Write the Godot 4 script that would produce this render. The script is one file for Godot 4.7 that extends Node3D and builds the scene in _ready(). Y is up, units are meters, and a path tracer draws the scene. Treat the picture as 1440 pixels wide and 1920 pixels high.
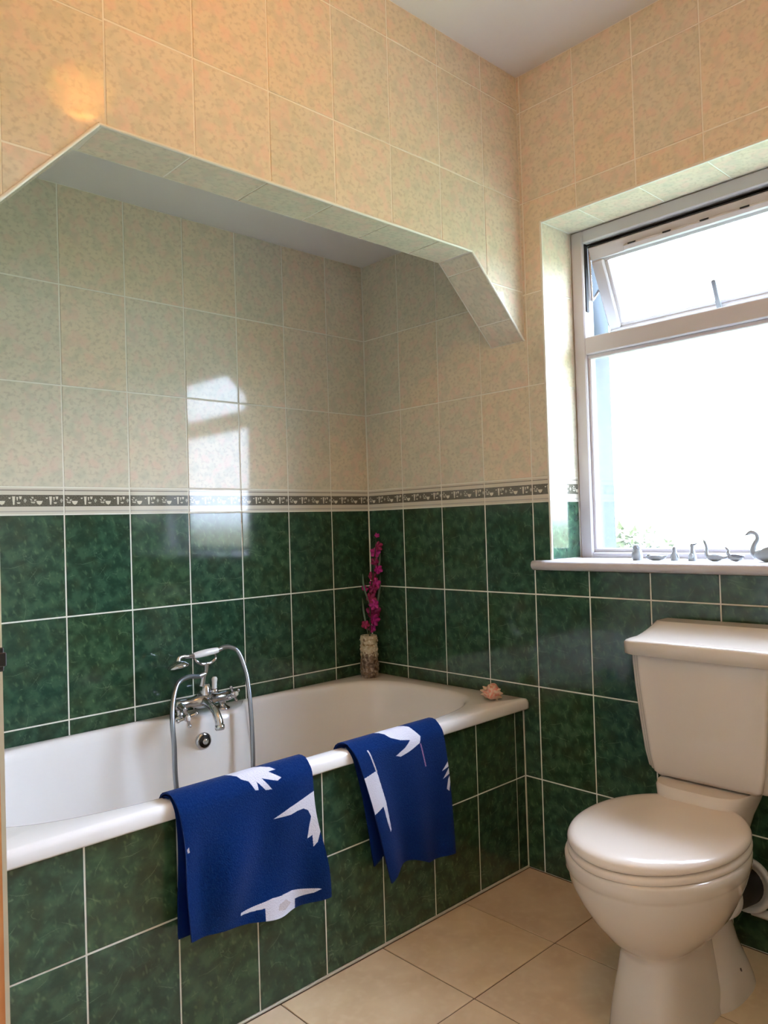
extends Node3D
# A tiled bathroom: bath in an alcove under a tiled bulkhead, window wall with a toilet. Metres, y up.
# The back wall is the plane z = 0, the window wall the plane x = 0; the floor is at FL.

const FL := -1.183
const CEIL := 1.382
const RIM := -0.633
var rng := RandomNumberGenerator.new()
var M := {}
var tile_cache := {}

# ---------------------------------------------------------------- mesh helpers
class MB:
	var p := PackedVector3Array()
	var uv := PackedVector2Array()
	var g := PackedInt32Array()
	func tri(a: Vector3, b: Vector3, c: Vector3, ua := Vector2(), ub := Vector2(), uc := Vector2(), grp := 0) -> void:
		if (b - a).cross(c - a).length_squared() < 1e-18:
			return
		p.append(a); p.append(b); p.append(c)
		uv.append(ua); uv.append(ub); uv.append(uc)
		g.append(grp)
	func quad(a: Vector3, b: Vector3, c: Vector3, d: Vector3, grp := 0, ua := Vector2(), ub := Vector2(), uc := Vector2(), ud := Vector2()) -> void:
		tri(a, b, c, ua, ub, uc, grp)
		tri(a, c, d, ua, uc, ud, grp)
	func mesh(outward := true) -> ArrayMesh:
		var vol := 0.0
		var mid := Vector3()
		for q in p:
			mid += q
		mid /= maxf(1.0, p.size())
		for i in range(0, p.size(), 3):
			vol += (p[i] - mid).dot((p[i + 1] - mid).cross(p[i + 2] - mid))
		var flip := (vol > 0.0) == outward      # front faces run clockwise
		var st := SurfaceTool.new()
		st.begin(Mesh.PRIMITIVE_TRIANGLES)
		for i in range(0, p.size(), 3):
			st.set_smooth_group(g[i / 3] if g[i / 3] >= 0 else 0xFFFFFFFF)
			for k in ([0, 2, 1] if flip else [0, 1, 2]):
				st.set_uv(uv[i + k])
				st.add_vertex(p[i + k])
		st.generate_normals()
		return st.commit()

func box_into(mb: MB, lo: Vector3, hi: Vector3, ch := 0.0) -> void:
	var c := ch
	var e := [lo, hi]
	# chamfered box: six faces, twelve edges, eight corners
	for ax in 3:
		var b := (ax + 1) % 3
		var d := (ax + 2) % 3
		for s in 2:
			var q := []
			for k in [[0, 0], [1, 0], [1, 1], [0, 1]]:
				var v := Vector3()
				v[ax] = e[s][ax]
				v[b] = e[k[0]][b] + (c if k[0] == 0 else -c)
				v[d] = e[k[1]][d] + (c if k[1] == 0 else -c)
				q.append(v)
			if s == 0:
				q.reverse()
			mb.quad(q[0], q[1], q[2], q[3], -1)
	if c <= 0.0:
		return
	for ax in 3:
		var b := (ax + 1) % 3
		var d := (ax + 2) % 3
		for sb in 2:
			for sd in 2:
				var q := []
				for k in [[0, 0], [0, 1], [1, 1], [1, 0]]:
					var v := Vector3()
					v[ax] = e[k[1]][ax] + (c if k[1] == 0 else -c)
					v[b] = e[sb][b] + ((0.0 if k[0] == 0 else c) if sb == 0 else (0.0 if k[0] == 0 else -c))
					v[d] = e[sd][d] + ((c if k[0] == 0 else 0.0) if sd == 0 else (-c if k[0] == 0 else 0.0))
					q.append(v)
				if sb == sd:
					q.reverse()
				mb.quad(q[3], q[2], q[1], q[0], -1)
	for sx in 2:
		for sy in 2:
			for sz in 2:
				var s := [sx, sy, sz]
				var q := []
				for ax in 3:
					var v := Vector3()
					for k in 3:
						v[k] = e[s[k]][k] + (0.0 if k == ax else (c if s[k] == 0 else -c))
					q.append(v)
				if (sx + sy + sz) % 2 == 0:
					q.reverse()
				mb.tri(q[0], q[1], q[2], Vector2(), Vector2(), Vector2(), -1)

func box(lo: Vector3, hi: Vector3, ch := 0.0) -> ArrayMesh:
	var mb := MB.new()
	box_into(mb, lo, hi, ch)
	return mb.mesh()

func boxes(list: Array, ch := 0.0) -> ArrayMesh:
	var mb := MB.new()
	for b in list:
		box_into(mb, b[0], b[1], ch)
	return mb.mesh()

# rings of points joined one after the other; u runs round, v along
func loft_into(mb: MB, rings: Array, cap0 := true, cap1 := true, grp := 0, closed := true) -> void:
	var n: int = rings[0].size()
	var m := rings.size()
	for j in m - 1:
		for i in (n if closed else n - 1):
			var k := (i + 1) % n
			var u0 := float(i) / n
			var u1 := float(i + 1) / n
			var v0 := float(j) / (m - 1)
			var v1 := float(j + 1) / (m - 1)
			mb.quad(rings[j][i], rings[j][k], rings[j + 1][k], rings[j + 1][i], grp, Vector2(u0, v0), Vector2(u1, v0), Vector2(u1, v1), Vector2(u0, v1))
	for e in 2:
		if (cap0 if e == 0 else cap1):
			var r = rings[0] if e == 0 else rings[m - 1]
			var c := Vector3()
			for q in r:
				c += q
			c /= n
			for i in n:
				var k := (i + 1) % n
				if e == 0:
					mb.tri(c, r[k], r[i], Vector2(0.5, 0), Vector2(float(k) / n, 0), Vector2(float(i) / n, 0), -1)
				else:
					mb.tri(c, r[i], r[k], Vector2(0.5, 1), Vector2(float(i) / n, 1), Vector2(float(k) / n, 1), -1)

func loft(rings: Array, cap0 := true, cap1 := true) -> ArrayMesh:
	var mb := MB.new()
	loft_into(mb, rings, cap0, cap1)
	return mb.mesh()

# profile of [radius, height] turned about an axis through c
func lathe_into(mb: MB, prof: Array, c: Vector3, axis := Vector3.UP, n := 24, sq := Vector2.ONE) -> void:
	var a := axis.normalized()
	var x := a.cross(Vector3(0.31, 0.2, 0.93) if absf(a.dot(Vector3(0.31, 0.2, 0.93))) < 0.9 else Vector3.RIGHT).normalized()
	var z := a.cross(x)
	var rings := []
	for q in prof:
		var r := PackedVector3Array()
		for i in n:
			var t := TAU * i / n
			r.append(c + a * q[1] + (x * cos(t) * sq.x + z * sin(t) * sq.y) * q[0])
		rings.append(r)
	loft_into(mb, rings)

func lathe(prof: Array, c: Vector3, axis := Vector3.UP, n := 24) -> ArrayMesh:
	var mb := MB.new()
	lathe_into(mb, prof, c, axis, n)
	return mb.mesh()

func smooth_path(pts: Array, sub := 6) -> PackedVector3Array:
	var o := PackedVector3Array()
	for i in pts.size() - 1:
		var a: Vector3 = pts[maxi(i - 1, 0)]
		var d: Vector3 = pts[mini(i + 2, pts.size() - 1)]
		for k in sub:
			o.append((pts[i] as Vector3).cubic_interpolate(pts[i + 1], a, d, float(k) / sub))
	o.append(pts[-1])
	return o

func tube_into(mb: MB, path: PackedVector3Array, radii, n := 12, flat := 1.0) -> void:
	var rings := []
	var x := Vector3()
	for i in path.size():
		var d := (path[mini(i + 1, path.size() - 1)] - path[maxi(i - 1, 0)]).normalized()
		if i == 0:
			x = d.cross(Vector3.UP if absf(d.y) < 0.9 else Vector3.RIGHT).normalized()
		else:
			x = (x - d * x.dot(d)).normalized()
		var y := d.cross(x)
		var f := float(i) / maxf(1.0, path.size() - 1)
		var r: float = 0.0 if radii is Array else float(radii)
		if radii is Array:
			var at: float = f * (radii.size() - 1)
			var k := mini(int(at), radii.size() - 2)
			r = lerpf(radii[k], radii[k + 1], at - k)
		var ring := PackedVector3Array()
		for j in n:
			var t := TAU * j / n
			ring.append(path[i] + (x * cos(t) + y * sin(t) * flat) * r)
		rings.append(ring)
	loft_into(mb, rings)

func tube(pts: Array, radii, n := 12, sub := 6) -> ArrayMesh:
	var mb := MB.new()
	tube_into(mb, smooth_path(pts, sub) if pts.size() > 2 else PackedVector3Array(pts), radii, n)
	return mb.mesh()

func ball_into(mb: MB, c: Vector3, r: Vector3, b := Basis(), n := 14, m := 9) -> void:
	var rings := []
	for j in m + 1:
		var a := PI * (0.02 + 0.96 * j / m) - PI / 2
		var ring := PackedVector3Array()
		for i in n:
			var t := TAU * i / n
			ring.append(c + b * Vector3(cos(t) * cos(a) * r.x, sin(a) * r.y, sin(t) * cos(a) * r.z))
		rings.append(ring)
	loft_into(mb, rings)

# superellipse ring in the horizontal plane
func ring_xz(cx: float, cz: float, a: float, b: float, y: float, e := 2.0, n := 48) -> PackedVector3Array:
	var r := PackedVector3Array()
	for i in n:
		var t := TAU * i / n
		var c := cos(t)
		var s := sin(t)
		r.append(Vector3(cx + a * signf(c) * pow(absf(c), 2.0 / e), y, cz + b * signf(s) * pow(absf(s), 2.0 / e)))
	return r

# ---------------------------------------------------------------- scene helpers
func numbered(called: String) -> String:
	if not has_node(called):
		return called
	var k := 1
	while has_node("%s_%03d" % [called, k]):
		k += 1
	return "%s_%03d" % [called, k]

func tag(o: Node, label: String, category: String, group := "", kind := "") -> void:
	o.set_meta("label", label)
	o.set_meta("category", category)
	if group:
		o.set_meta("group", group)
	if kind:
		o.set_meta("kind", kind)

func thing(called: String, at: Vector3, label: String, category: String, group := "") -> Node3D:
	var o := Node3D.new()
	o.name = numbered(called)
	o.position = at
	add_child(o)
	tag(o, label, category, group)
	return o

# a part whose mesh is given in world axes and positions
func part(parent: Node3D, called: String, mesh: Mesh, mat: Material) -> MeshInstance3D:
	var o := MeshInstance3D.new()
	o.name = called
	o.mesh = mesh
	o.material_override = mat
	o.position = -base_of(parent)
	parent.add_child(o, true)
	return o

func base_of(n: Node) -> Vector3:
	var v := Vector3()
	while n is Node3D and n != self:
		v += (n as Node3D).position
		n = n.get_parent()
	return v

func struct(called: String, mesh: Mesh, mat: Material, label: String, category: String) -> MeshInstance3D:
	var o := MeshInstance3D.new()
	o.name = called
	o.mesh = mesh
	o.material_override = mat
	add_child(o)
	tag(o, label, category, "", "structure")
	return o

# ---------------------------------------------------------------- tiles
func inset(poly: PackedVector2Array, d: float) -> PackedVector2Array:
	var o := PackedVector2Array()
	var n := poly.size()
	for i in n:
		var a := (poly[i] - poly[(i + n - 1) % n]).normalized()
		var b := (poly[(i + 1) % n] - poly[i]).normalized()
		var na := Vector2(-a.y, a.x)
		var nb := Vector2(-b.y, b.x)
		var k := 1.0 + na.dot(nb)
		o.append(poly[i] + (na + nb) * (d / maxf(k, 0.3)))
	return o

# poly: counter-clockwise outline in the wall's own (u, v), joints included
func tile_poly(parent: Node3D, o: Vector3, u: Vector3, v: Vector3, poly: PackedVector2Array, mats: Array, span: Vector2, tilt := 0.17, strip := Vector2(-1, 0), joint := 0.0021, thick := 0.0014) -> MeshInstance3D:
	if Geometry2D.is_polygon_clockwise(poly):
		poly.reverse()
	var lo := poly[0]
	var hi := poly[0]
	for q in poly:
		lo = lo.min(q)
		hi = hi.max(q)
	if hi.x - lo.x < 0.008 or hi.y - lo.y < 0.008:
		return null
	var mid := (lo + hi) / 2
	var which := rng.randi() % 5
	var key := ""
	if poly.size() == 4 and strip.x < 0:
		key = "%d %d %d %s %.3f" % [roundi((hi.x - lo.x) * 2000), roundi((hi.y - lo.y) * 2000), which, span, thick]
	var mesh: ArrayMesh = tile_cache.get(key)
	if mesh == null:
		var side := inset(poly, joint)
		var front := inset(poly, joint + 0.0011)
		var off := Vector2(rng.randf(), rng.randf()) * (Vector2.ONE - ((hi - lo) / span).min(Vector2.ONE))
		var mb := MB.new()
		var f := func(q: Vector2, h: float) -> Vector3: return Vector3(q.x - mid.x, q.y - mid.y, h)
		var t := func(q: Vector2) -> Vector2:
			if strip.x >= 0:
				return Vector2((q.x - strip.x) / span.x, 1.0 - (q.y - strip.y) / span.y)
			return off + Vector2(q.x - lo.x, hi.y - q.y) / span
		var idx := Geometry2D.triangulate_polygon(front)
		for i in range(0, idx.size(), 3):
			var q := [front[idx[i]], front[idx[i + 1]], front[idx[i + 2]]]
			if (q[1] - q[0]).cross(q[2] - q[0]) < 0:
				q = [q[0], q[2], q[1]]
			mb.tri(f.call(q[0], thick), f.call(q[1], thick), f.call(q[2], thick), t.call(q[0]), t.call(q[1]), t.call(q[2]), -1)
		var n := poly.size()
		for i in n:
			var k := (i + 1) % n
			mb.quad(f.call(side[i], thick - 0.0006), f.call(side[k], thick - 0.0006), f.call(front[k], thick), f.call(front[i], thick), -1, t.call(side[i]), t.call(side[k]), t.call(front[k]), t.call(front[i]))
			mb.quad(f.call(side[i], -0.0006), f.call(side[k], -0.0006), f.call(side[k], thick - 0.0006), f.call(side[i], thick - 0.0006), -1, t.call(side[i]), t.call(side[k]), t.call(side[k]), t.call(side[i]))
		var st := SurfaceTool.new()
		st.begin(Mesh.PRIMITIVE_TRIANGLES)
		st.set_smooth_group(0xFFFFFFFF)
		for i in range(0, mb.p.size(), 3):
			for j in [0, 2, 1]:
				st.set_uv(mb.uv[i + j])
				st.add_vertex(mb.p[i + j])
		st.generate_normals()
		mesh = st.commit()
		if key:
			tile_cache[key] = mesh
	var b := Basis(u, v, u.cross(v))
	b = b * Basis.from_euler(Vector3(clampf(rng.randfn(), -1.4, 1.4) * deg_to_rad(tilt), clampf(rng.randfn(), -1.4, 1.4) * deg_to_rad(tilt), 0))
	var m := MeshInstance3D.new()
	m.name = "tile"
	m.mesh = mesh
	m.material_override = mats[rng.randi() % mats.size()]
	m.transform = Transform3D(b, o + u * mid.x + v * mid.y - base_of(parent))
	parent.add_child(m, true)
	return m

func rect(x0: float, y0: float, x1: float, y1: float) -> PackedVector2Array:
	return PackedVector2Array([Vector2(x0, y0), Vector2(x1, y0), Vector2(x1, y1), Vector2(x0, y1)])

# all tiles between the breakpoints; region (optional) cuts them, hole (optional) is taken out
func tiles(parent: Node3D, o: Vector3, u: Vector3, v: Vector3, us: Array, vs: Array, region := PackedVector2Array(), hole := PackedVector2Array(), border_at := 0.0, force := "") -> void:
	for j in vs.size() - 1:
		for i in us.size() - 1:
			var cell := rect(us[i], vs[j], us[i + 1], vs[j + 1])
			var got: Array = [cell]
			if region.size():
				got = Geometry2D.intersect_polygons(cell, region)
			if hole.size():
				var rest := []
				for g in got:
					rest.append_array(Geometry2D.clip_polygons(g, hole))
				got = rest
			for g in got:
				var is_border := force == "" and absf(vs[j]) < 0.001 and absf(vs[j + 1] - 0.078) < 0.001
				if is_border:
					tile_poly(parent, o, u, v, g, [M.border], Vector2(0.2, 0.078), 0.12, Vector2(us[i] + border_at, vs[j]))
				elif (vs[j] < -0.001 and force == "") or force == "green":
					tile_poly(parent, o, u, v, g, M.green, Vector2(0.6, 0.6))
				else:
					tile_poly(parent, o, u, v, g, M.light, Vector2(0.6, 0.6))

# ---------------------------------------------------------------- materials
func tex(w: int, h: int, f: Callable) -> ImageTexture:
	var im := Image.create(w, h, false, Image.FORMAT_RGB8)
	for y in h:
		for x in w:
			im.set_pixel(x, y, f.call(x, y))
	return ImageTexture.create_from_image(im)

func noise(s: int, freq: float, oct := 3) -> FastNoiseLite:
	var n := FastNoiseLite.new()
	n.seed = s
	n.noise_type = FastNoiseLite.TYPE_SIMPLEX_SMOOTH
	n.frequency = freq
	n.fractal_octaves = oct
	return n

func mat(c: Color, rough := 0.5, metal := 0.0, spec := 0.5) -> StandardMaterial3D:
	var m := StandardMaterial3D.new()
	m.albedo_color = c
	m.roughness = rough
	m.metallic = metal
	m.metallic_specular = spec
	return m

func poly_fill(im: Image, pts: Array, c: Color) -> void:
	var w := im.get_width()
	var h := im.get_height()
	var q := PackedVector2Array()
	for a in pts:
		q.append(Vector2(a[0] * w, a[1] * h))
	var lo := q[0]
	var hi := q[0]
	for a in q:
		lo = lo.min(a)
		hi = hi.max(a)
	for y in range(maxi(0, int(lo.y)), mini(h, int(hi.y) + 1)):
		for x in range(maxi(0, int(lo.x)), mini(w, int(hi.x) + 1)):
			if Geometry2D.is_point_in_polygon(Vector2(x + 0.5, y + 0.5), q):
				im.set_pixel(x, y, c)

func make_materials() -> void:
	var n1 := noise(3, 0.07, 3)
	var n2 := noise(4, 0.016, 3)
	var n3 := noise(5, 0.02, 2)
	var light_tex := tex(512, 512, func(x, y):
		var d := n1.get_noise_2d(x * 0.8 + y * 0.55, y * 0.95 - x * 0.35)       # short slanting flecks
		var c := Color(0.855, 0.825, 0.735)
		c = c.lerp(Color(0.765, 0.73, 0.65), clampf(d * 1.7, 0, 1) * 0.75)
		c = c.lerp(Color(0.88, 0.79, 0.72), clampf(n2.get_noise_2d(x, y) * 2.2, 0, 1) * 0.7)
		c = c.lerp(Color(0.77, 0.775, 0.69), clampf(n3.get_noise_2d(x + 900, y) * 1.8, 0, 1) * 0.5)
		return c)
	M.light = []
	for k in 3:
		var m := mat([Color(1, 1, 1), Color(0.975, 0.985, 0.985), Color(1, 0.985, 0.965)][k], 0.07, 0.0, 0.36)
		m.albedo_texture = light_tex
		m.texture_repeat = true
		M.light.append(m)
	var g1 := noise(11, 0.026, 4)
	var g2 := noise(12, 0.009, 3)
	var g3 := noise(13, 0.05, 2)
	var g4 := noise(14, 0.014, 2)
	var green_tex := tex(512, 512, func(x, y):
		var c := Color(0.145, 0.24, 0.185).lerp(Color(0.22, 0.335, 0.25), clampf(0.5 + g1.get_noise_2d(x, y) * 1.3, 0, 1))
		c = c.lerp(Color(0.175, 0.225, 0.16), clampf(g4.get_noise_2d(x, y) * 1.5, 0, 1) * 0.6)
		var vein := absf(g2.get_noise_2d(x + g3.get_noise_2d(x, y) * 9.0, y))
		var on := clampf(g4.get_noise_2d(y + 300, x) * 2.2, 0, 1)
		c = c.lerp(Color(0.50, 0.60, 0.48), clampf(1.0 - vein / 0.014, 0, 1) * on * 0.55)
		c = c.lerp(Color(0.44, 0.56, 0.40), clampf((g3.get_noise_2d(x * 1.2 + 50, y * 0.8 - x * 0.6) - 0.36) * 3.0, 0, 1) * 0.35)
		return c)
	var gi: Image = green_tex.get_image()
	for k in 130:            # fine pale scratches of the marbling
		var q := Vector2(rng.randf(), rng.randf()) * 512.0
		var dir := Vector2.from_angle(rng.randf_range(-1.2, 0.6))
		var len_ := rng.randi_range(8, 60)
		var bend := rng.randf_range(-0.02, 0.02)
		var a := rng.randf_range(0.15, 0.5)
		for m in len_:
			q += dir
			dir = dir.rotated(bend + rng.randf_range(-0.12, 0.12))
			var xx := posmod(int(q.x), 512)
			var yy := posmod(int(q.y), 512)
			gi.set_pixel(xx, yy, gi.get_pixel(xx, yy).lerp(Color(0.55, 0.64, 0.53), a * sin(PI * m / len_)))
	green_tex = ImageTexture.create_from_image(gi)
	M.green = []
	for k in 3:
		var m := mat([Color(1, 1, 1), Color(0.92, 0.95, 0.95), Color(1, 0.98, 0.92)][k], 0.08)
		m.albedo_texture = green_tex
		m.texture_repeat = true
		M.green.append(m)
	# frieze: cream bands round a dark strip with cups, scrolls and little flowers
	var fr := tex(400, 156, func(x, y):
		var c := Color(0.82, 0.80, 0.73)
		var t: float = y / 156.0
		if t > 0.09 and t < 0.13: c = Color(0.52, 0.50, 0.45)
		if t > 0.86 and t < 0.90: c = Color(0.66, 0.65, 0.60)
		if t > 0.28 and t < 0.70:
			c = Color(0.36, 0.35, 0.30)
			if t > 0.30 and t < 0.68: c = Color(0.43, 0.42, 0.36).lerp(Color(0.30, 0.29, 0.25), clampf(0.5 + n1.get_noise_2d(x * 2, y * 2) * 1.6, 0, 1))
		return c)
	var im := fr.get_image()
	var pale := Color(0.84, 0.82, 0.74)
	for k in 2:
		var x0 := k * 0.5
		poly_fill(im, [[x0 + 0.11, 0.50], [x0 + 0.20, 0.50], [x0 + 0.185, 0.60], [x0 + 0.155, 0.65], [x0 + 0.125, 0.60]], pale)
		for s in 5:
			var a := s * 1.1
			poly_fill(im, [[x0 + 0.07 + cos(a) * 0.034 - 0.015, 0.47 + sin(a) * 0.095 - 0.03], [x0 + 0.07 + cos(a) * 0.034 + 0.015, 0.47 + sin(a) * 0.095 - 0.02], [x0 + 0.07 + cos(a) * 0.02 + 0.01, 0.47 + sin(a) * 0.095 + 0.04], [x0 + 0.07 + cos(a) * 0.02 - 0.012, 0.47 + sin(a) * 0.095 + 0.03]], pale.darkened(0.1))
		for q in [[0.29, 0.34, 0.33, 0.64], [0.345, 0.36, 0.37, 0.50], [0.38, 0.34, 0.42, 0.44], [0.35, 0.55, 0.40, 0.60], [0.24, 0.38, 0.275, 0.43]]:
			poly_fill(im, [[x0 + q[0], q[1]], [x0 + q[2], q[1]], [x0 + q[2] - 0.01, q[3]], [x0 + q[0] + 0.01, q[3]]], pale)
		poly_fill(im, [[x0 + 0.46, 0.40], [x0 + 0.485, 0.48], [x0 + 0.46, 0.58], [x0 + 0.44, 0.48]], pale.darkened(0.2))
	M.border = mat(Color.WHITE, 0.08)
	M.border.albedo_texture = ImageTexture.create_from_image(im)
	M.border.texture_repeat = true
	M.grout = mat(Color(0.90, 0.895, 0.84), 0.7)
	M.plaster = mat(Color(0.88, 0.88, 0.87), 0.85)
	var f1 := noise(21, 0.01, 4)
	var f2 := noise(22, 0.05, 2)
	var floor_tex := tex(256, 256, func(x, y):
		var c := Color(0.89, 0.79, 0.655)
		c = c.lerp(Color(0.83, 0.72, 0.58), clampf(0.5 + f1.get_noise_2d(x, y) * 1.4, 0, 1) * 0.7)
		c = c.lerp(Color(0.92, 0.84, 0.72), clampf(f2.get_noise_2d(x, y), 0, 1) * 0.5)
		return c)
	M.floor = []
	for k in 3:
		var m := mat([Color(1, 1, 1), Color(0.97, 0.96, 0.95), Color(1, 0.99, 0.96)][k], 0.32)
		m.albedo_texture = floor_tex
		M.floor.append(m)
	M.floor_grout = mat(Color(0.42, 0.34, 0.26), 0.9)
	M.ceramic = mat(Color(0.825, 0.785, 0.735), 0.07)
	M.enamel = mat(Color(0.93, 0.915, 0.895), 0.09)
	M.seat = mat(Color(0.865, 0.815, 0.76), 0.16)
	M.chrome = mat(Color(0.80, 0.81, 0.83), 0.12, 1.0)
	M.hose = mat(Color(0.60, 0.62, 0.64), 0.28, 1.0)
	var rib := Image.create(4, 128, false, Image.FORMAT_RGB8)
	for y in 128:
		rib.fill_rect(Rect2i(0, y, 4, 1), Color.from_hsv(0, 0, 0.5 + 0.5 * sin(y * TAU / 4.0)))
	M.dark = mat(Color(0.05, 0.05, 0.055), 0.4)
	M.porcelain = mat(Color(0.90, 0.90, 0.88), 0.1)
	M.upvc = mat(Color(0.77, 0.755, 0.765), 0.3)
	M.seal = mat(Color(0.80, 0.78, 0.71), 0.45)
	M.white_trim = mat(Color(0.88, 0.88, 0.83), 0.25)
	var w1 := noise(31, 0.05, 3)
	M.wood = mat(Color.WHITE, 0.4)
	M.wood.albedo_texture = tex(128, 256, func(x, y): return Color(0.93, 0.70, 0.48).lerp(Color(0.85, 0.58, 0.37), clampf(0.5 + w1.get_noise_2d(x * 3.0, y * 0.2) * 1.5, 0, 1)))
	M.wood.uv1_triplanar = true
	M.wood.uv1_scale = Vector3(3, 3, 3)
	M.glass = mat(Color(1, 1, 1, 0.06), 0.05)
	M.glass.transparency = BaseMaterial3D.TRANSPARENCY_ALPHA
	M.render_out = mat(Color(0.165, 0.195, 0.22), 0.9)
	M.rubber = mat(Color(0.035, 0.035, 0.04), 0.6)
	M.pipe = mat(Color(0.80, 0.80, 0.78), 0.3)

# ---------------------------------------------------------------- the build
func _ready() -> void:
	rng.seed = 7
	# camera, sky, exposure
	var cam := Camera3D.new()
	cam.name = "camera"
	cam.position = Vector3(-2.04918, -0.05883, 2.254)
	cam.rotation = Vector3(0.0167425, -0.757598, -0.0306465)
	cam.fov = rad_to_deg(2.0 * atan(960.0 / 1443.728))
	cam.near = 0.02
	cam.current = true
	add_child(cam)
	var env := Environment.new()
	env.background_mode = Environment.BG_SKY
	var sm := ProceduralSkyMaterial.new()
	sm.sky_top_color = Color(0.80, 0.88, 1.0)
	sm.sky_horizon_color = Color(0.63, 0.68, 0.745)
	sm.sky_curve = 0.4
	sm.ground_horizon_color = Color(0.36, 0.38, 0.33)
	sm.ground_bottom_color = Color(0.36, 0.38, 0.33)
	env.sky = Sky.new()
	env.sky.sky_material = sm
	env.background_energy_multiplier = 60.0
	env.tonemap_mode = Environment.TONE_MAPPER_LINEAR
	env.tonemap_exposure = 1.05
	env.sdfgi_enabled = true
	env.ssao_enabled = true
	env.ssil_enabled = true
	var we := WorldEnvironment.new()
	we.name = "environment"
	we.environment = env
	add_child(we)
	make_materials()
	build_room()
	build_window()
	build_outside()
	build_bath()
	build_toilet()
	build_lamp()
	build_tap()
	build_towels()
	build_ornaments()

func build_lamp() -> void:
	var at := Vector3(-1.146, CEIL - 0.115, 1.48)
	var t := thing("ceiling_lamp", at, "round warm glowing ceiling lamp in the middle of the room", "lamp")
	part(t, "base", lathe([[0.0, 0.115], [0.045, 0.115], [0.05, 0.108], [0.046, 0.095], [0.012, 0.085], [0.006, 0.07], [0.006, 0.01], [0.03, 0.0], [0.05, -0.012], [0.05, -0.02], [0.0, -0.02]], at), M.white_trim)
	var glow := mat(Color(0.95, 0.85, 0.7), 0.4)
	glow.emission_enabled = true
	glow.emission = Color(1.0, 0.72, 0.28)
	glow.emission_energy_multiplier = 7.0
	part(t, "lamp_shade", lathe([[0.001, -0.105], [0.04, -0.10], [0.075, -0.082], [0.093, -0.055], [0.097, -0.032], [0.09, -0.0205], [0.001, -0.0202]], at), glow)
	var l := OmniLight3D.new()
	l.name = "lamp_light"
	l.position = Vector3(0, -0.062, 0)
	l.light_color = Color(1.0, 0.575, 0.24)
	l.light_energy = 0.19
	l.light_size = 0.06
	l.omni_range = 12.0
	l.omni_attenuation = 2.0
	l.shadow_enabled = true
	t.add_child(l)

	# lamp in the hall behind the camera
	var hp := Vector3(-2.7, CEIL, 2.5)
	var h := thing("hall_lamp", hp, "pendant lamp glowing in the hall outside the bathroom door", "lamp")
	part(h, "cord", tube([hp, hp - Vector3(0, 0.25, 0)], 0.004, 8), M.dark)
	var hg := glow.duplicate()
	hg.emission = Color(1.0, 0.92, 0.80)
	hg.emission_energy_multiplier = 3.0
	part(h, "lamp_shade", lathe([[0.001, -0.40], [0.06, -0.385], [0.09, -0.34], [0.09, -0.30], [0.05, -0.255], [0.001, -0.25]], hp), hg)
	var hl := OmniLight3D.new()
	hl.name = "hall_light"
	hl.position = Vector3(0, -0.33, 0)
	hl.light_color = Color(1.0, 0.90, 0.78)
	hl.light_energy = 0.4
	hl.light_size = 0.09
	hl.omni_range = 12.0
	hl.omni_attenuation = 2.0
	hl.shadow_enabled = true
	h.add_child(hl)

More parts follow.
